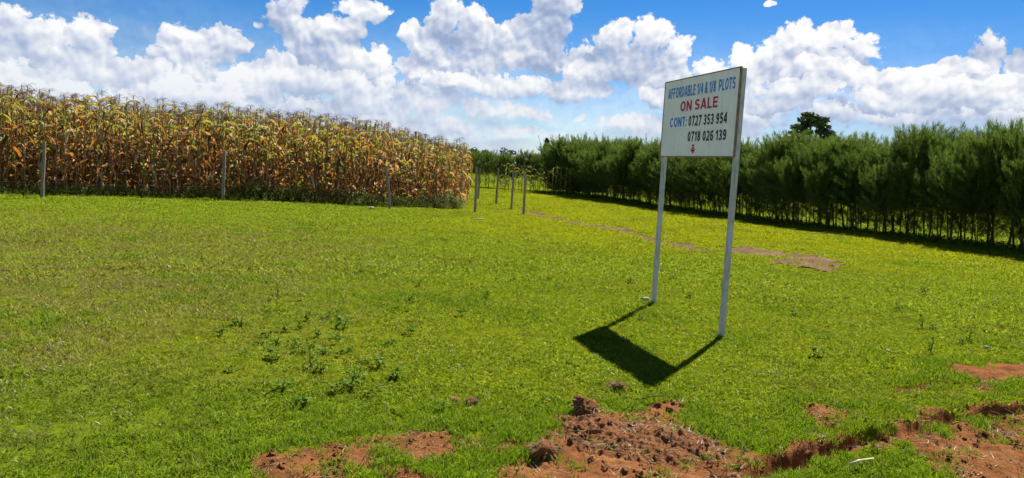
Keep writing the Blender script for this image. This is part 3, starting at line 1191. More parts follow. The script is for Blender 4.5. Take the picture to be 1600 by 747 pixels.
def join_recipe(parts, name):
    """one mesh from a recipe, for the plants that stand too deep in the field to be told apart"""
    vs, fs, mi, mats, off = [], [], [], [], 0
    for (me, nm, lo, ro, sc_) in parts:
        mw = Matrix.LocRotScale(Vector(lo), __import__('mathutils').Euler(ro), Vector(sc_))
        m_ = me.materials[0]
        if m_ not in mats:
            mats.append(m_)
        k = mats.index(m_)
        vs += [tuple(mw @ v.co) for v in me.vertices]
        for f in me.polygons:
            fs.append(tuple(i + off for i in f.vertices))
            mi.append(k)
        off = len(vs)
    me = bpy.data.meshes.new(name)
    me.from_pydata(vs, [], fs)
    for m_ in mats:
        me.materials.append(m_)
    me.polygons.foreach_set('material_index', mi)
    me.update()
    return me


# ------------------------------------------------------------------ scatter of instances (only for what nobody could count)
def scatter(name, pts, rots, scales, which, protos):
    """pts n x 3, rots n x 3, scales n, which n -> protos[which]"""
    coll = bpy.data.collections.new(name + '_kinds')
    for i, me in enumerate(protos):
        o = bpy.data.objects.new('%s_kind_%02d' % (name, i), me)
        coll.objects.link(o)
    me = bpy.data.meshes.new(name)
    n = len(pts)
    me.vertices.add(n)
    me.vertices.foreach_set('co', np.asarray(pts, np.float32).ravel())
    a = me.attributes.new('turn', 'FLOAT_VECTOR', 'POINT')
    a.data.foreach_set('vector', np.asarray(rots, np.float32).ravel())
    a = me.attributes.new('size', 'FLOAT', 'POINT')
    a.data.foreach_set('value', np.asarray(scales, np.float32))
    a = me.attributes.new('which', 'INT', 'POINT')
    a.data.foreach_set('value', np.asarray(which, np.int32))
    me.update()
    o = put(name, me)
    ng = bpy.data.node_groups.new(name + '_nodes', 'GeometryNodeTree')
    ng.interface.new_socket('Geometry', in_out='INPUT', socket_type='NodeSocketGeometry')
    ng.interface.new_socket('Geometry', in_out='OUTPUT', socket_type='NodeSocketGeometry')
    N = ng.nodes
    gi, go = N.new('NodeGroupInput'), N.new('NodeGroupOutput')
    ci = N.new('GeometryNodeCollectionInfo')
    ci.inputs['Collection'].default_value = coll
    ci.inputs['Separate Children'].default_value = True
    ci.inputs['Reset Children'].default_value = True
    ip = N.new('GeometryNodeInstanceOnPoints')

    def attr(nm, ty):
        k = N.new('GeometryNodeInputNamedAttribute')
        k.data_type = ty
        k.inputs['Name'].default_value = nm
        return k.outputs['Attribute']
    e2r = N.new('FunctionNodeEulerToRotation')
    ng.links.new(attr('turn', 'FLOAT_VECTOR'), e2r.inputs[0])
    ng.links.new(gi.outputs[0], ip.inputs['Points'])
    ng.links.new(ci.outputs[0], ip.inputs['Instance'])
    ip.inputs['Pick Instance'].default_value = True
    ng.links.new(attr('which', 'INT'), ip.inputs['Instance Index'])
    ng.links.new(e2r.outputs[0], ip.inputs['Rotation'])
    ng.links.new(attr('size', 'FLOAT'), ip.inputs['Scale'])
    ng.links.new(ip.outputs[0], go.inputs[0])
    md = o.modifiers.new('scatter', 'NODES')
    md.node_group = ng
    return o


rest = [p for p in spots if id(p) not in chosen]
protos = [join_recipe(maize_recipe(random.Random(500 + k), 2.7), 'maize_kind') for k in range(10)]
pt = np.array([(p[1], p[2], z1(p[1], p[2])) for p in rest])
tag(scatter('maize_mass', pt, np.stack([nr.uniform(-.05, .05, len(pt)), nr.uniform(-.05, .05, len(pt)), nr.uniform(0, 6.28, len(pt))], -1),
            np.array([p[3] / 2.7 for p in rest]), nr.randint(0, 10, len(pt)), protos),
    'drying maize standing deep in the field behind the front rows', 'maize', kind='stuff')


# ------------------------------------------------------------------ feathery young trees of the hedge
def crown_mesh(name, seed, zb_, zt_, rad, nb=85, per=80, m=None, nl=0.15, nw=0.012, leaders=7, rise=0.9, low=16):
    q = np.random.RandomState(seed)
    V, Fc = [], []
    base_n = 0
    for i in range(nb + leaders + low):
        lead = nb <= i < nb + leaders
        lo_ = i >= nb + leaders
        a = q.uniform(0, 2 * pi)
        if lead:
            z0 = q.uniform(zb_ + .5 * (zt_ - zb_), zb_ + .8 * (zt_ - zb_))
            L = (zt_ - z0) * q.uniform(.7, 1.1)
            el0, el1 = q.uniform(1.15, 1.4), 1.5
            r0 = rad * q.uniform(0, .75)
        else:
            f = q.uniform(0, 1) ** 1.25
            z0 = zb_ + (zt_ - zb_) * .82 * f
            L = rad * q.uniform(.75, 1.35) * (1.0 - .35 * f)
            el0, el1 = q.uniform(.1, .7), q.uniform(.7, 1.3) * rise
            r0 = 0.0
        if lo_:
            z0 = q.uniform(.2, zb_ + .2)
            L = q.uniform(.2, .55)
        n = int(per * (0.55 if lead else (0.3 if lo_ else 1.0)) * q.uniform(.7, 1.3))
        t_ = q.uniform(.12, 1.0, n) ** .8
        el = el0 + (el1 - el0) * t_
        elm = el0 + (el1 - el0) * t_ * .5
        cx, cy_ = cos(a), sin(a)
        rr = r0 + L * t_ * np.cos(elm)
        zz = z0 + L * t_ * np.sin(elm)
        base = np.stack([cx * rr, cy_ * rr, zz], -1) + q.normal(0, .022, (n, 3)) * (0.5 if lead else 1)
        d = np.stack([cx * np.cos(el), cy_ * np.cos(el), np.sin(el)], -1) + q.normal(0, .42, (n, 3))
        d[:, 2] += .25
        d /= np.linalg.norm(d, axis=1, keepdims=True)
        ln = nl * q.uniform(.6, 1.25, (n, 1))
        sd_ = np.cross(d, q.normal(0, 1, (n, 3)))
        sd_ /= np.linalg.norm(sd_, axis=1, keepdims=True) + 1e-6
        wv_ = nw * q.uniform(.7, 1.3, (n, 1))
        mid = base + d * ln * .45
        V.append(np.stack([base, mid - sd_ * wv_ * .5, base + d * ln, mid + sd_ * wv_ * .5], 1).reshape(-1, 3))
        Fc.append((np.arange(n)[:, None] * 4 + np.array([[0, 1, 2, 3]])) + base_n)
        base_n += 4 * n
    return np_mesh(name, np.concatenate(V), np.concatenate(Fc), m or M['needle'])


def trunk_mesh(name, seed, h, r0, twigs=9, zlo=.35):
    q = random.Random(seed)
    b = MB()
    pts, rad = [], []
    x = y = 0.0
    for i in range(8):
        t_ = i / 7
        pts.append((x, y, -.1 + (h + .1) * t_))
        rad.append(r0 * (1 - .8 * t_) * (1.25 if i == 0 else 1))
        x += q.uniform(-.035, .035)
        y += q.uniform(-.035, .035)
    b.tube(pts, rad, 6)
    for k in range(twigs):
        z = q.uniform(zlo, h * .62)
        a = q.uniform(0, 6.28)
        i = min(6, int((z + .1) / (h + .1) * 7))
        o = Vector(pts[i])
        o.z = z
        L = q.uniform(.25, .6)
        e = q.uniform(.3, 1.0)
        d = Vector((cos(a) * cos(e), sin(a) * cos(e), sin(e)))
        b.tube([o, o + d * L * .5, o + d * L + Vector((0, 0, .08))], [.009, .006, .002], 4, cap=False)
    return b.mesh(name, M['bark'], True)


CROWN = [crown_mesh('crown', 300 + k, .85 + .14 * (k % 3), 3.45, .88 + .06 * (k % 4), nb=84, per=125, nw=.0095, nl=.18, leaders=18) for k in range(7)]
BUSHY = [crown_mesh('crown', 340 + k, .15, 3.6, .85, nb=130, per=110, nl=.17, nw=.011, leaders=14) for k in range(3)]
TRUNK = [trunk_mesh('trunk', 600 + k, 3.0, .022 + .007 * (k % 3), 26, .15) for k in range(6)]

HA, HB = gp(1590, 393), gp(872, 301)
hd = Vector((HB[0] - HA[0], HB[1] - HA[1], 0))
HL = hd.length
hd.normalize()
hn = Vector((-hd.y, hd.x, 0))
if hn.x < 0:
    hn = -hn
r = random.Random(9)
HT = {'near': 'slender feathery green tree in the long clipped row right of the track',
      'bush': 'dense dark bushy tree leafy to the ground at the far end of the row'}


def hedge_tree(x, y, kind, sc_, label, group, lean=0.0):
    t0 = thing('hedge_tree', label, 'tree', (x, y, z1(x, y)), r.uniform(0, 6.28), group)
    if lean:
        t0.rotation_euler = (Quaternion(hd, -lean) @ Quaternion((0, 0, 1), r.uniform(0, 6.28))).to_euler()
    t0.scale = (sc_ * r.uniform(.85, 1.15), sc_ * r.uniform(.85, 1.15), sc_)
    put('trunk', r.choice(TRUNK), t0)
    put('crown', r.choice(CROWN if kind == 'near' else BUSHY), t0)
    return t0


for row in range(2):
    s = -7.0 + .2 * row
    while s < HL + .8:
        x = HA[0] + hd.x * s + hn.x * (.75 * row + r.uniform(-.12, .12))
        y = HA[1] + hd.y * s + hn.y * (.75 * row + r.uniform(-.12, .12))
        kind = 'bush' if s > HL - 5.0 else 'near'
        swell = 1.0 + .05 * sin(s * .9) + .07 * sin(s * 2.1 + 1)
        hedge_tree(x, y, kind, swell * r.uniform(.92, 1.06) * (0.95 if s < 5 else (0.90 if s < 24 else 0.95)), HT[kind], 'feathery trees in the row right of the track' if kind == 'near' else 'bushy trees at the far end of the row',
                   r.uniform(.10, .32) if row == 0 else r.uniform(-.08, .1))
        s += r.uniform(.30, .44)

# lower, ragged trees added in front of the row to widen its shade
s = -6.5
while s < HL - 6:
    d_ = -1.05 + r.uniform(-.25, .25)
    hedge_tree(HA[0] + hd.x * s + hn.x * d_, HA[1] + hd.y * s + hn.y * d_, 'near', r.uniform(.62, .86), 'lower feathery tree added in front of the row right of the track for shade', 'lower trees added in front of the row for shade', r.uniform(.15, .36))
    s += r.uniform(.7, 1.3)

# second, lower row far beyond the maize
r = random.Random(21)
for k in range(30):
    x = -6.5 + k * .36 + r.uniform(-.1, .1)
    y = 56 + r.uniform(-.7, .7) - .12 * k
    hedge_tree(x, y, 'near', r.uniform(.66, .8), 'small feathery tree in the far row across the end of the track', 'small trees in the far row')

# young green maize in front of the far row
for k in range(16):
    x = -0.6 + k * .26 + r.uniform(-.1, .1)
    y = 47 + r.uniform(-1.2, 1.2)
    t0 = thing('green_maize_plant', 'young green maize plant standing before the far row of small trees', 'maize plant', (x, y, z1(x, y)), r.uniform(0, 6), 'young green maize beyond the fence posts')
    for (me, nm, lo, ro, sc_) in maize_recipe(r, r.uniform(1.3, 1.8), 1.0):
        if nm != 'tassel':
            put(nm, me, t0, lo, ro, sc_)


# flat-topped tree, dark conifer and other crowns far beyond the rows
def clump_crown(name, seed, blobs, n_each, leaf, m):
    q = np.random.RandomState(seed)
    V = []
    for (cx, cy_, cz, rx, ry, rz) in blobs:
        n = n_each
        d = q.normal(0, 1, (n, 3))
        d /= np.linalg.norm(d, axis=1, keepdims=True)
        p = d * (q.uniform(.25, 1, (n, 1)) ** .5) * np.array([rx, ry, rz]) + np.array([cx, cy_, cz])
        a = q.normal(0, 1, (n, 3))
        a[:, 2] *= .5
        a /= np.linalg.norm(a, axis=1, keepdims=True)
        b_ = np.cross(a, q.normal(0, 1, (n, 3)))
        b_ /= np.linalg.norm(b_, axis=1, keepdims=True)
        l_ = leaf * q.uniform(.6, 1.3, (n, 1))
        V.append(np.stack([p - a * l_, p - b_ * l_ * .45, p + a * l_, p + b_ * l_ * .45], 1).reshape(-1, 3))
    V = np.concatenate(V)
    return np_mesh(name, V, np.arange(len(V)).reshape(-1, 4), m)


# umbrella tree
uy = 78.0
ux = at_dist(1260, uy)
ut = thing('umbrella_tree', 'dark flat-topped spreading tree rising behind the row of trees', 'tree', (ux, uy, 0))
b = MB()
b.tube([(0, 0, -.2), (.1, 0, 2), (0, .1, 4.2), (.2, 0, 6.0)], [.28, .2, .15, .09], 8)
for ex, ey, ez in ((-1.9, .2, 6.3), (-1.2, -.6, 7.4), (.4, .6, 7.9), (1.4, -.3, 7.6), (2.0, .3, 7.0), (-.4, -1, 7.6)):
    b.tube([(.1, 0, 4.4), (ex * .5, ey * .5, 4.4 + (ez - 4.4) * .7), (ex * .9, ey, ez + .1)], [.11, .07, .03], 6)
put('trunk', b.mesh('trunk', M['bark'], True), ut)
bl = [(-2.1, .2, 6.0, .8, .7, .32), (-1.6, -.3, 6.5, .8, .7, .3), (-1.1, .4, 7.1, .8, .8, .32), (-.7, -.5, 7.75, .9, .9, .32), (.2, .3, 8.05, .9, .9, .3), (1.0, -.3, 7.85, .9, .8, .32),
      (1.6, .2, 7.35, .8, .8, .32), (.5, -.6, 7.45, .7, .7, .3), (2.2, -.1, 6.8, .6, .6, .3), (-1.0, -.2, 6.35, .7, .7, .26), (-.2, .3, 6.6, .6, .6, .25), (1.9, .4, 6.2, .7, .6, .3), (-.3, 0, 7.3, .6, .6, .25), (-.3, 0, 8.25, .7, .7, .25), (.6, .1, 7.7, .7, .7, .3), (-2.4, 0, 5.7, .5, .5, .25), (1.2, 0, 6.7, .6, .6, .3)]
bl = [(a_1 * .92, a_2, a_3 + .2 - .06 * a_1 * a_1, a_4, a_5, a_6 * 1.15) for (a_1, a_2, a_3, a_4, a_5, a_6) in bl]
put('crown', clump_crown('crown', 4, bl, 230, .2, M['farleaf']), ut)
# conifer
cy2 = 100.0
ct = thing('conifer_tree', 'dark narrow conifer behind the left end of the bushy trees', 'tree', (at_dist(852, cy2), cy2, 0))
b = MB()
b.tube([(0, 0, -.2), (0, 0, 5.2)], [.16, .03], 6)
put('trunk', b.mesh('trunk', M['bark']), ct)
bl = [(0.1 * sin(k * 2.), .1 * cos(k * 2.), 1.0 + k * .38, .95 - .062 * k, .95 - .062 * k, .4) for k in range(12)]
put('crown', clump_crown('crown', 5, bl, 220, .16, M['dark_needle']), ct)
# crowns of distant trees
q = random.Random(31)
FARX = [(742, 130, 4.2), (762, 150, 4.6), (790, 120, 4.4), (815, 160, 4.6), (836, 150, 4.2), (985, 110, 5.4), (1003, 120, 5.2), (1500, 95, 6.2), (1330, 120, 5.6), (930, 130, 5.6), (700, 140, 5), (1420, 110, 5.5), (1580, 100, 5.8)]
for k, (px, yy, hh) in enumerate(FARX):
    x = at_dist(px, yy)
    t0 = thing('distant_tree', 'small dark distant tree whose top shows over the rows', 'tree', (x, yy, 0), q.uniform(0, 6), 'distant trees beyond the rows')
    b = MB()
    b.tube([(0, 0, -.2), (.05, 0, hh * .8)], [.14, .04], 6)
    put('trunk', b.mesh('trunk', M['bark']), t0)
    bl = [(q.uniform(-1, 1), q.uniform(-1, 1), hh * q.uniform(.45, .9), q.uniform(.6, 1), q.uniform(.6, 1), q.uniform(.4, .7)) for _ in range(7)]
    put('crown', clump_crown('crown', 50 + k, bl, 120, .2, M['farleaf']), t0)


# ------------------------------------------------------------------ grass
def tuft(seed, n, rad, hmin, hmax, wd, mats, lean=.5, frac2=0.0):
    q = np.random.RandomState(seed)
    V, Fq, mi = [], [], []
    for i in range(n):
        a, rr = q.uniform(0, 6.28), rad * sqrt(q.uniform())
        base = np.array([cos(a) * rr, sin(a) * rr, -.006])
        h = q.uniform(hmin, hmax)
        d = np.array([q.normal(0, lean), q.normal(0, lean), 1.0])
        d /= np.linalg.norm(d)
        b2 = q.uniform(0, 6.28)
        s = np.array([cos(b2), sin(b2), 0]) * wd * q.uniform(.7, 1.3)
        mid = base + d * h * .55
        tip = mid + (d + np.array([q.normal(0, lean * .9), q.normal(0, lean * .9), -.25])) * h * .5
        k = len(V)
        V += [base - s * .4, base + s * .4, mid + s * .5, tip, mid - s * .5]
        Fq.append((k, k + 1, k + 2, k + 3, k + 4))
        mi.append(1 if q.uniform() < frac2 else 0)
    return np_mesh('tuft', np.array(V), np.array(Fq), mats, False, mi)


KINDS = [tuft(700 + k, 34, .085, .018, .045, .005, [M['grass'], M['straw']], .75, .035) for k in range(4)]
KINDS += [tuft(720 + k, 30, .085, .025, .06, .0045, [M['grass'], M['straw']], .6, .22) for k in range(3)]
KINDS += [tuft(740 + k, 46, .075, .025, .065, .0040, [M['lush'], M['straw']], .5, .04) for k in range(3)]
KINDS += [tuft(760 + k, 70, .17, .02, .055, .008, [M['grass'], M['straw']], .85, .04) for k in range(3)]      # coarse, for far off

pts_, rot_, sc_l, wh_ = [], [], [], []
BANDS = [(2.6, 4.6, 520), (4.6, 6.5, 400), (6.5, 10, 260), (10, 16, 170), (16, 26, 70), (26, 42, 26), (42, 62, 9)]
for (ra, rb, dn) in BANDS:
    th = radians(41)
    n = int(th * (rb * rb - ra * ra) * dn)
    rr = np.sqrt(nr.uniform(ra * ra, rb * rb, n))
    tt = nr.uniform(-th, th, n)
    x, y = np.sin(tt) * rr, np.cos(tt) * rr
    bare = bare_amount(x, y) if rb < 20 else np.zeros(n)
    if rb > 10:
        for ddx, ddy in ((0, 0),):
            bare = np.maximum(bare, far_bare(x + ddx, y + ddy))
    keep = nr.uniform(0, 1, n) > bare * (.925 if rb < 8 else (1.05 if rb <= 10 else .88)) - .015
    keep &= nr.uniform(0, 1, n) < .92 + .45 * fbm(x, y, 2.2, 3, 5)
    x, y, bare = x[keep], y[keep], bare[keep]
    z = zat(x, y)
    n = len(x)
    tall = fbm(x, y, .5, 3, 44) * 1.0 + fbm(x, y, 3.0, 2, 45) * .6
    k = nr.randint(0, 4, n)
    dry = (x + y * .1 + fbm(x, y, .4, 3, 47) * 5 < -1.0) & (y < 17)
    k = np.where(dry & (nr.uniform(0, 1, n) < .7), 4 + nr.randint(0, 3, n), k)
    # lush long grass round the broken soil
    if rb < 12:
        nb_ = np.zeros(n)
        for ddx, ddy in ((.18, 0), (-.18, 0), (0, .18), (0, -.18)):
            nb_ = np.maximum(nb_, bare_amount(x + ddx, y + ddy))
        pl = np.where(nb_ > .3, .55, 0) + np.where((y < 4.8) & (x > -2.2), .22, 0) + np.where(tall > .35, .25, 0)
        k = np.where(nr.uniform(0, 1, n) < pl, 7 + nr.randint(0, 3, n), k)
    if ra >= 10:
        k = np.where(nr.uniform(0, 1, n) < (.25 if ra < 16 else .9), 10 + nr.randint(0, 3, n), k)
    pts_.append(np.stack([x, y, z], -1))
    rot_.append(np.stack([nr.normal(0, .08, n), nr.normal(0, .08, n), nr.uniform(0, 6.28, n)], -1))
    far_s = (1.0 if ra < 10 else 1.15) if ra < 16 else (1.15 if ra < 26 else 1.5)
    sc_l.append(nr.uniform(.7, 1.25, n) * (1 + .45 * np.clip(tall, -.5, .8)) * far_s)
    wh_.append(k)
for (fx_, fy_) in (gl, gr):
    n = 34
    a_n, r_n = nr.uniform(0, 6.28, n), nr.uniform(.03, .17, n)
    x, y = fx_ + np.cos(a_n) * r_n, fy_ + np.sin(a_n) * r_n
    pts_.append(np.stack([x, y, zat(x, y)], -1))
    rot_.append(np.stack([x * 0, x * 0, a_n], -1))
    sc_l.append(nr.uniform(.6, 1.2, n) * np.clip(1.4 - r_n * 5, .6, 1.2))
    wh_.append(np.where(nr.uniform(0, 1, n) < .6, 7 + nr.randint(0, 3, n), 4 + nr.randint(0, 3, n)))
grass = scatter('grass', np.concatenate(pts_), np.concatenate(rot_), np.concatenate(sc_l), np.concatenate(wh_), KINDS)
tag(grass, 'short sunlit pasture grass covering the open plot', 'grass', kind='stuff')


# ------------------------------------------------------------------ broad-leaved weeds
def weed_mesh(seed, n, h, rad, leaf, flat=.4, m=None):
    q = random.Random(seed)
    b = MB()
    for i in range(n):
        a = q.uniform(0, 6.28)
        t_ = q.uniform(.1, 1)
        p = Vector((cos(a) * rad * q.random() * .7, sin(a) * rad * q.random() * .7, h * t_))
        e = q.uniform(-.3, flat + .5)
        L = leaf * q.uniform(.6, 1.2)
        d = Vector((cos(a) * cos(e), sin(a) * cos(e), sin(e)))
        s = Vector((-sin(a), cos(a), q.uniform(-.3, .3))) * L * .3
        m1, m2 = p + d * L * .35 + Vector((0, 0, .1 * L)), p + d * L * .7 + Vector((0, 0, .06 * L))
        b.add([p, m1 - s, m1, m1 + s, m2 - s * .8, m2, m2 + s * .8, p + d * L - Vector((0, 0, .1 * L))],
              [(0, 2, 1), (0, 3, 2), (1, 2, 5, 4), (2, 3, 6, 5), (4, 5, 7), (5, 6, 7)])
    return b.mesh('foliage', m or M['weed'])


def stem_mesh(seed, n, h, rad):
    q = random.Random(seed + 1)
    b = MB()
    for i in range(n):
        a = q.uniform(0, 6.28)
        b.tube([(0, 0, -.02), (cos(a) * rad * .3, sin(a) * rad * .3, h * .5), (cos(a) * rad * .5, sin(a) * rad * .5, h * .95)], [.004, .003, .002], 4)
    return b.mesh('stem', M['weed'])


WEED = [(weed_mesh(10 + k, 18 + 3 * k, .09 + .02 * k, .09, .06), stem_mesh(10 + k, 4, .1 + .02 * k, .09)) for k in range(4)]
TALLW = [(weed_mesh(30 + k, 18, .15, .045, .04, .8), stem_mesh(30 + k, 2, .16, .05)) for k in range(2)]
WPX = [(462, 548), (495, 533), (505, 560), (428, 572), (470, 560), (540, 560), (570, 575), (500, 590), (385, 560), (610, 545), (640, 530), (720, 500), (620, 600), (360, 590), (475, 640), (408, 541), (431, 546), (468, 517), (480, 503), (446, 521), (512, 502), (528, 504), (536, 517), (417, 529), (452, 612), (524, 536), (591, 583), (557, 602),
       (440, 618), (522, 622), (546, 615), (892, 391), (926, 392), (912, 389), (700, 478), (832, 428), (1240, 497), (1402, 492), (1442, 457), (1491, 478), (1523, 472), (1557, 478),
       (1456, 522), (1541, 483), (1077, 468), (1003, 500), (800, 442), (560, 432), (602, 437), (655, 452), (640, 478), (760, 470), (985, 447), (1035, 425), (1050, 440), (870, 452), (1320, 470), (690, 655), (950, 705), (1060, 690), (575, 628),
       (345, 522), (375, 505), (1275, 560), (1500, 545)]
r = random.Random(14)
for k, (px, py) in enumerate(WPX):
    x, y = gp(px, py)
    t0 = thing('weed', 'small clump of broad dark green weed leaves standing in the short turf', 'weed', (x, y, z1(x, y)), r.uniform(0, 6.28), 'leafy weeds in the turf')
    s = r.uniform(.5, .9) * (1 if y > 5 else .8)
    t0.scale = (s, s, s * r.uniform(.6, .95))
    f_, s_ = r.choice(WEED)
    put('foliage', f_, t0)
    put('stem', s_, t0)
for (px, py) in ((486, 582), (1401, 494), (1440, 520), (528, 545), (1452, 560), (1512, 540), (432, 470)):
    x, y = gp(px, py)
    t0 = thing('tall_weed', 'single upright weed stalk with small leaves taller than the turf', 'weed', (x, y, z1(x, y)), r.uniform(0, 6), 'upright weed stalks in the turf')
    f_, s_ = r.choice(TALLW)
    put('foliage', f_, t0)
    put('stem', s_, t0)

# undergrowth at the foot of the maize and of the hedge
n = 4200
s = nr.uniform(0, TOT, n)
ex = np.array([on_edge(a) for a in s])
off = nr.uniform(-1.5, .6, n)
x, y = ex[:, 0] + nr.normal(0, .1, n), ex[:, 1] + off
keep = nr.uniform(0, 1, n) < .75 + fbm(x, y, 1.3, 2, 9) - np.clip(-off - .5, 0, 1) * .6
x, y, off = x[keep], y[keep], off[keep]
UG = [weed_mesh(60 + k, 46, .45, .19, .06, .4, M['herb']) for k in range(5)]
tag(scatter('undergrowth', np.stack([x, y, zat(x, y)], -1), np.stack([x * 0, x * 0, nr.uniform(0, 6.28, len(x))], -1), nr.uniform(.25, 1.0, len(x)) * np.where(off < -.8, .5, 1.0) * (1 + 1.5 * np.clip(fbm(x, y, .7, 3, 19), -.35, .3)),
            nr.randint(0, 5, len(x)), UG), 'dark leafy undergrowth along the foot of the maize', 'undergrowth', kind='stuff')

n = 2600
s = nr.uniform(-7, HL, n)
d_ = nr.normal(-.5, .75, n)
x, y = HA[0] + hd.x * s + hn.x * d_, HA[1] + hd.y * s + hn.y * d_
LITTER = [weed_mesh(80 + k, 26, .16, .2, .07) for k in range(4)]
tag(scatter('low_weeds', np.stack([x, y, zat(x, y)], -1), np.stack([x * 0, x * 0, nr.uniform(0, 6.28, n)], -1), nr.uniform(.4, 1.1, n), nr.randint(0, 4, n), LITTER),
    'dark low weeds in the shade under the row of trees', 'weeds', kind='stuff')

# ------------------------------------------------------------------ dug soil: mound, clods, crumbs
def lump(name, seed, rx, ry, rz, sub=3, rough=.35, m=None, cut=-.35):
    import bmesh
    bm = bmesh.new()
    bmesh.ops.create_icosphere(bm, subdivisions=sub, radius=1)
    for v in bm.verts:
        d = v.co.copy()
        nn = float(fbm(np.array(d.x * 1.3 + seed * 3.1), np.array(d.y * 1.3 + d.z * 1.7), 1.2, 4, seed, .6))
        v.co = d * (1 + rough * nn * 1.6)
        v.co.z = max(v.co.z, cut)
        v.co = Vector((v.co.x * rx, v.co.y * ry, v.co.z * rz))
    me = bpy.data.meshes.new(name)
    bm.to_mesh(me)
    bm.free()
    me.materials.append(m or M['soil'])
    me.polygons.foreach_set('use_smooth', [sub > 2] * len(me.polygons))
    return me


MC = gp(1000, 694)
nx_, ny_ = 190, 120
ax, ay = np.meshgrid(np.linspace(-.62, .62, nx_), np.linspace(-.40, .40, ny_))
wx, wy = ax + MC[0], ay + MC[1]
prof = np.maximum.reduce([
    .17 * np.exp(-(((ax + .24) / .17) ** 2 + ((ay - .10) / .15) ** 2)),
    .125 * np.exp(-(((ax + .02) / .24) ** 2 + ((ay - .06) / .17) ** 2)),
    .08 * np.exp(-(((ax - .26) / .24) ** 2 + ((ay + .02) / .16) ** 2)),
    .06 * np.exp(-(((ax + .05) / .42) ** 2 + ((ay + .10) / .2) ** 2))])
prof = prof * .66 * (1 + fbm(wx, wy, 5, 3, 71) * .5) + (np.abs(fbm(wx, wy, 26, 4, 72, .55)) * .030 - .006) * smooth(prof, .005, .04)
rim = smooth(np.hypot(ax / .6, ay / .38), 1.0, .8)
zz = zat(wx, wy) + prof * rim - .02 * (1 - smooth(prof * rim, .0, .022)) - .006
ii = np.arange(nx_ * ny_).reshape(ny_, nx_)
q4 = np.stack([ii[:-1, :-1], ii[:-1, 1:], ii[1:, 1:], ii[1:, :-1]], -1).reshape(-1, 4)
mo = put('soil_mound', np_mesh('soil_mound', np.stack([ax, ay, zz], -1).reshape(-1, 3), q4, M['soil'], True), None, (MC[0], MC[1], 0))
tag(mo, 'heap of freshly dug red soil in the foreground below the shadow of the sign', 'soil mound')


def mound_z(x, y):
    i = int(np.clip(round((x - MC[0] + .62) / 1.24 * (nx_ - 1)), 0, nx_ - 1))
    j = int(np.clip(round((y - MC[1] + .40) / .8 * (ny_ - 1)), 0, ny_ - 1))
    if abs(x - MC[0]) > .62 or abs(y - MC[1]) > .4:
        return z1(x, y)
    return max(z1(x, y), float(zz[j, i]))


def roots(seed, n, rx, ry, rz, L):
    q = np.random.RandomState(seed)
    V = []
    for i in range(n):
        d = q.normal(0, 1, 3)
        d[2] = abs(d[2]) * .8 - .1
        d /= np.linalg.norm(d)
        p = d * np.array([rx, ry, rz]) * .9
        e = d + q.normal(0, .8, 3)
        e /= np.linalg.norm(e)
        s = np.cross(e, q.normal(0, 1, 3))
        s = s / np.linalg.norm(s) * .0022
        l_ = L * q.uniform(.5, 1.4)
        V += [p - s, p + s, p + e * l_ * .6 + s * .7, p + e * l_ + np.array([0, 0, -.3 * l_])]
    return np_mesh('roots', np.array(V), np.arange(len(V)).reshape(-1, 4), M['straw'])


CL = [((850, 716), .085, .075, .075, 'round clod of soil bristling with dry roots beside the heap', 150),
      ((914, 657), .075, .07, .085, 'upright clod of soil with dry roots perched at the left tip of the heap', 90),
      ((962, 616), .05, .045, .045, 'small clod of dry rooted turf lying just below the shadow of the sign', 90),
      ((738, 640), .042, .035, .03, 'small brown clod lying alone in the turf left of the heap', 50),
      ((713, 637), .03, .026, .016, 'flat crumb of soil beside a brown clod in the turf', 12),
      ((1048, 641), .035, .03, .03, 'lone red soil lump just behind the heap', 5)]
for k, ((px, py), rx, ry, rz, lab, nroot) in enumerate(CL):
    x, y = gp(px, py)
    t0 = thing('soil_clod', lab, 'soil clod', (x, y, mound_z(x, y) + rz * .3), rng.uniform(0, 6))
    put('clod', lump('clod', 20 + k, rx, ry, rz, 3, .5), t0)
    put('roots', roots(20 + k, nroot, rx, ry, rz, .05), t0)

# crumbs over the bare soil
n = 14000
x = nr.uniform(-1.6, 4.6, n)
y = nr.uniform(3.3, 6.2, n)
bb = bare_amount(x, y)
keep = nr.uniform(0, 1, n) < bb * (.45 + fbm(x, y, 3, 3, 83))
x, y = x[keep], y[keep]
z = np.array([mound_z(a, c) for a, c in zip(x, y)]) + .002
CR_ = [lump('crumb', 60 + k, 1, .85, .7, 2, .55) for k in range(5)]
sz = .003 + .026 * nr.uniform(0, 1, len(x)) ** 6
tag(scatter('soil_crumbs', np.stack([x, y, z], -1), np.stack([nr.uniform(0, 1, len(x)), nr.uniform(0, 1, len(x)), nr.uniform(0, 6.28, len(x))], -1), sz, nr.randint(0, 5, len(x)), CR_),
    'loose crumbs of red soil strewn over the bare ground', 'soil', kind='stuff')

# dead stems and rootlets left lying on the dug soil
n = 2600
x, y = nr.uniform(-1.8, 4.6, n), nr.uniform(3.3, 6.2, n)
bb = bare_amount(x, y)
keep = (bb > .15) & (nr.uniform(0, 1, n) < .55 + fbm(x, y, 2.5, 2, 97))
x, y = x[keep], y[keep]
z = np.array([mound_z(a, c) for a, c in zip(x, y)]) + .006


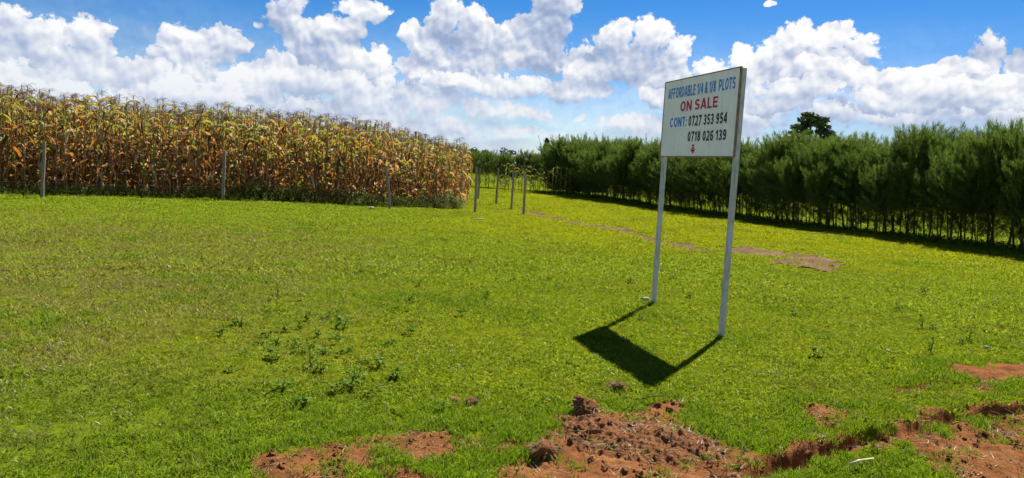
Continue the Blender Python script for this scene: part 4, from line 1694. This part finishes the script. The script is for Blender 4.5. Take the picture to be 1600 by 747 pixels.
def straw_mesh(seed):
    q = np.random.RandomState(seed)
    V = []
    for i in range(5):
        a, L = q.uniform(0, 6.28), q.uniform(.03, .09)
        p = q.normal(0, .02, 3) * np.array([1, 1, 0])
        d = np.array([cos(a), sin(a), q.uniform(-.05, .35)])
        sd_ = np.array([-sin(a), cos(a), 0]) * .0016
        V += [p - sd_, p + sd_, p + d * L + sd_ * .6 + np.array([0, 0, -.004]), p + d * L - sd_ * .6]
    return np_mesh('straw', np.array(V), np.arange(20).reshape(-1, 4), M['straw'])


tag(scatter('dead_straw', np.stack([x, y, z], -1), np.stack([x * 0, x * 0, nr.uniform(0, 6.28, len(x))], -1), nr.uniform(.6, 1.3, len(x)), nr.randint(0, 4, len(x)), [straw_mesh(k) for k in range(4)]),
    'dead straw and rootlets strewn over the bare red soil', 'straw', kind='stuff')

# ------------------------------------------------------------------ sticks and stones
def twig(label, pa, pb, rad, m, lift=.03, name='stick'):
    a, c = gp(*pa), gp(*pb)
    o = Vector((a[0], a[1], z1(*a)))
    p1 = Vector((c[0], c[1], z1(*c))) - o
    b = MB()
    up = Vector((0, 0, lift))
    b.tube([up, p1 * .35 + up + Vector((.01, .01, .006)), p1 * .7 + up + Vector((-.006, .004, 0)), p1 + up], [rad, rad * .95, rad * .85, rad * .6], 6)
    return tag(put(name, b.mesh(name, m, True), None, o), label, 'stick')


twig('short pale peeled stick lying on the grass at the bottom edge', (1326, 747), (1363, 736), .0085, M['stick'], .05)
twig('thin grey twig lying on the turf right of the sign', (1180, 591), (1224, 596), .004, M['post'], .045)
twig('thin dark twig lying between the sign post and a grey twig', (1138, 583), (1165, 590), .0035, M['bark'], .045)
twig('thin brown twig lying behind the heap of soil', (1002, 636), (1042, 630), .004, M['bark'], .04)
for (px, py), s, lab in (((1008, 473), .055, 'flat grey stone at the foot of the far sign post'), ((748, 346), .09, 'pale stone in the turf below the corner fence post'),
                         ((1541, 552), .03, 'small white stone in the turf far right of the sign'), 
                         ((1387, 556), .025, 'upright white chip in the turf between the sign and the right edge'), 
                         ((580, 327), .10, 'pale flat stone by the leaning fence post')):
    x, y = gp(px, py)
    st = put('stone', lump('stone', int(px), s, s * .75, s * .4, 3, .3, M['stone'], -.5), None, (x, y, z1(x, y) + s * .22 + .015), (0, 0, rng.uniform(0, 6)))
    tag(st, lab, 'stone')
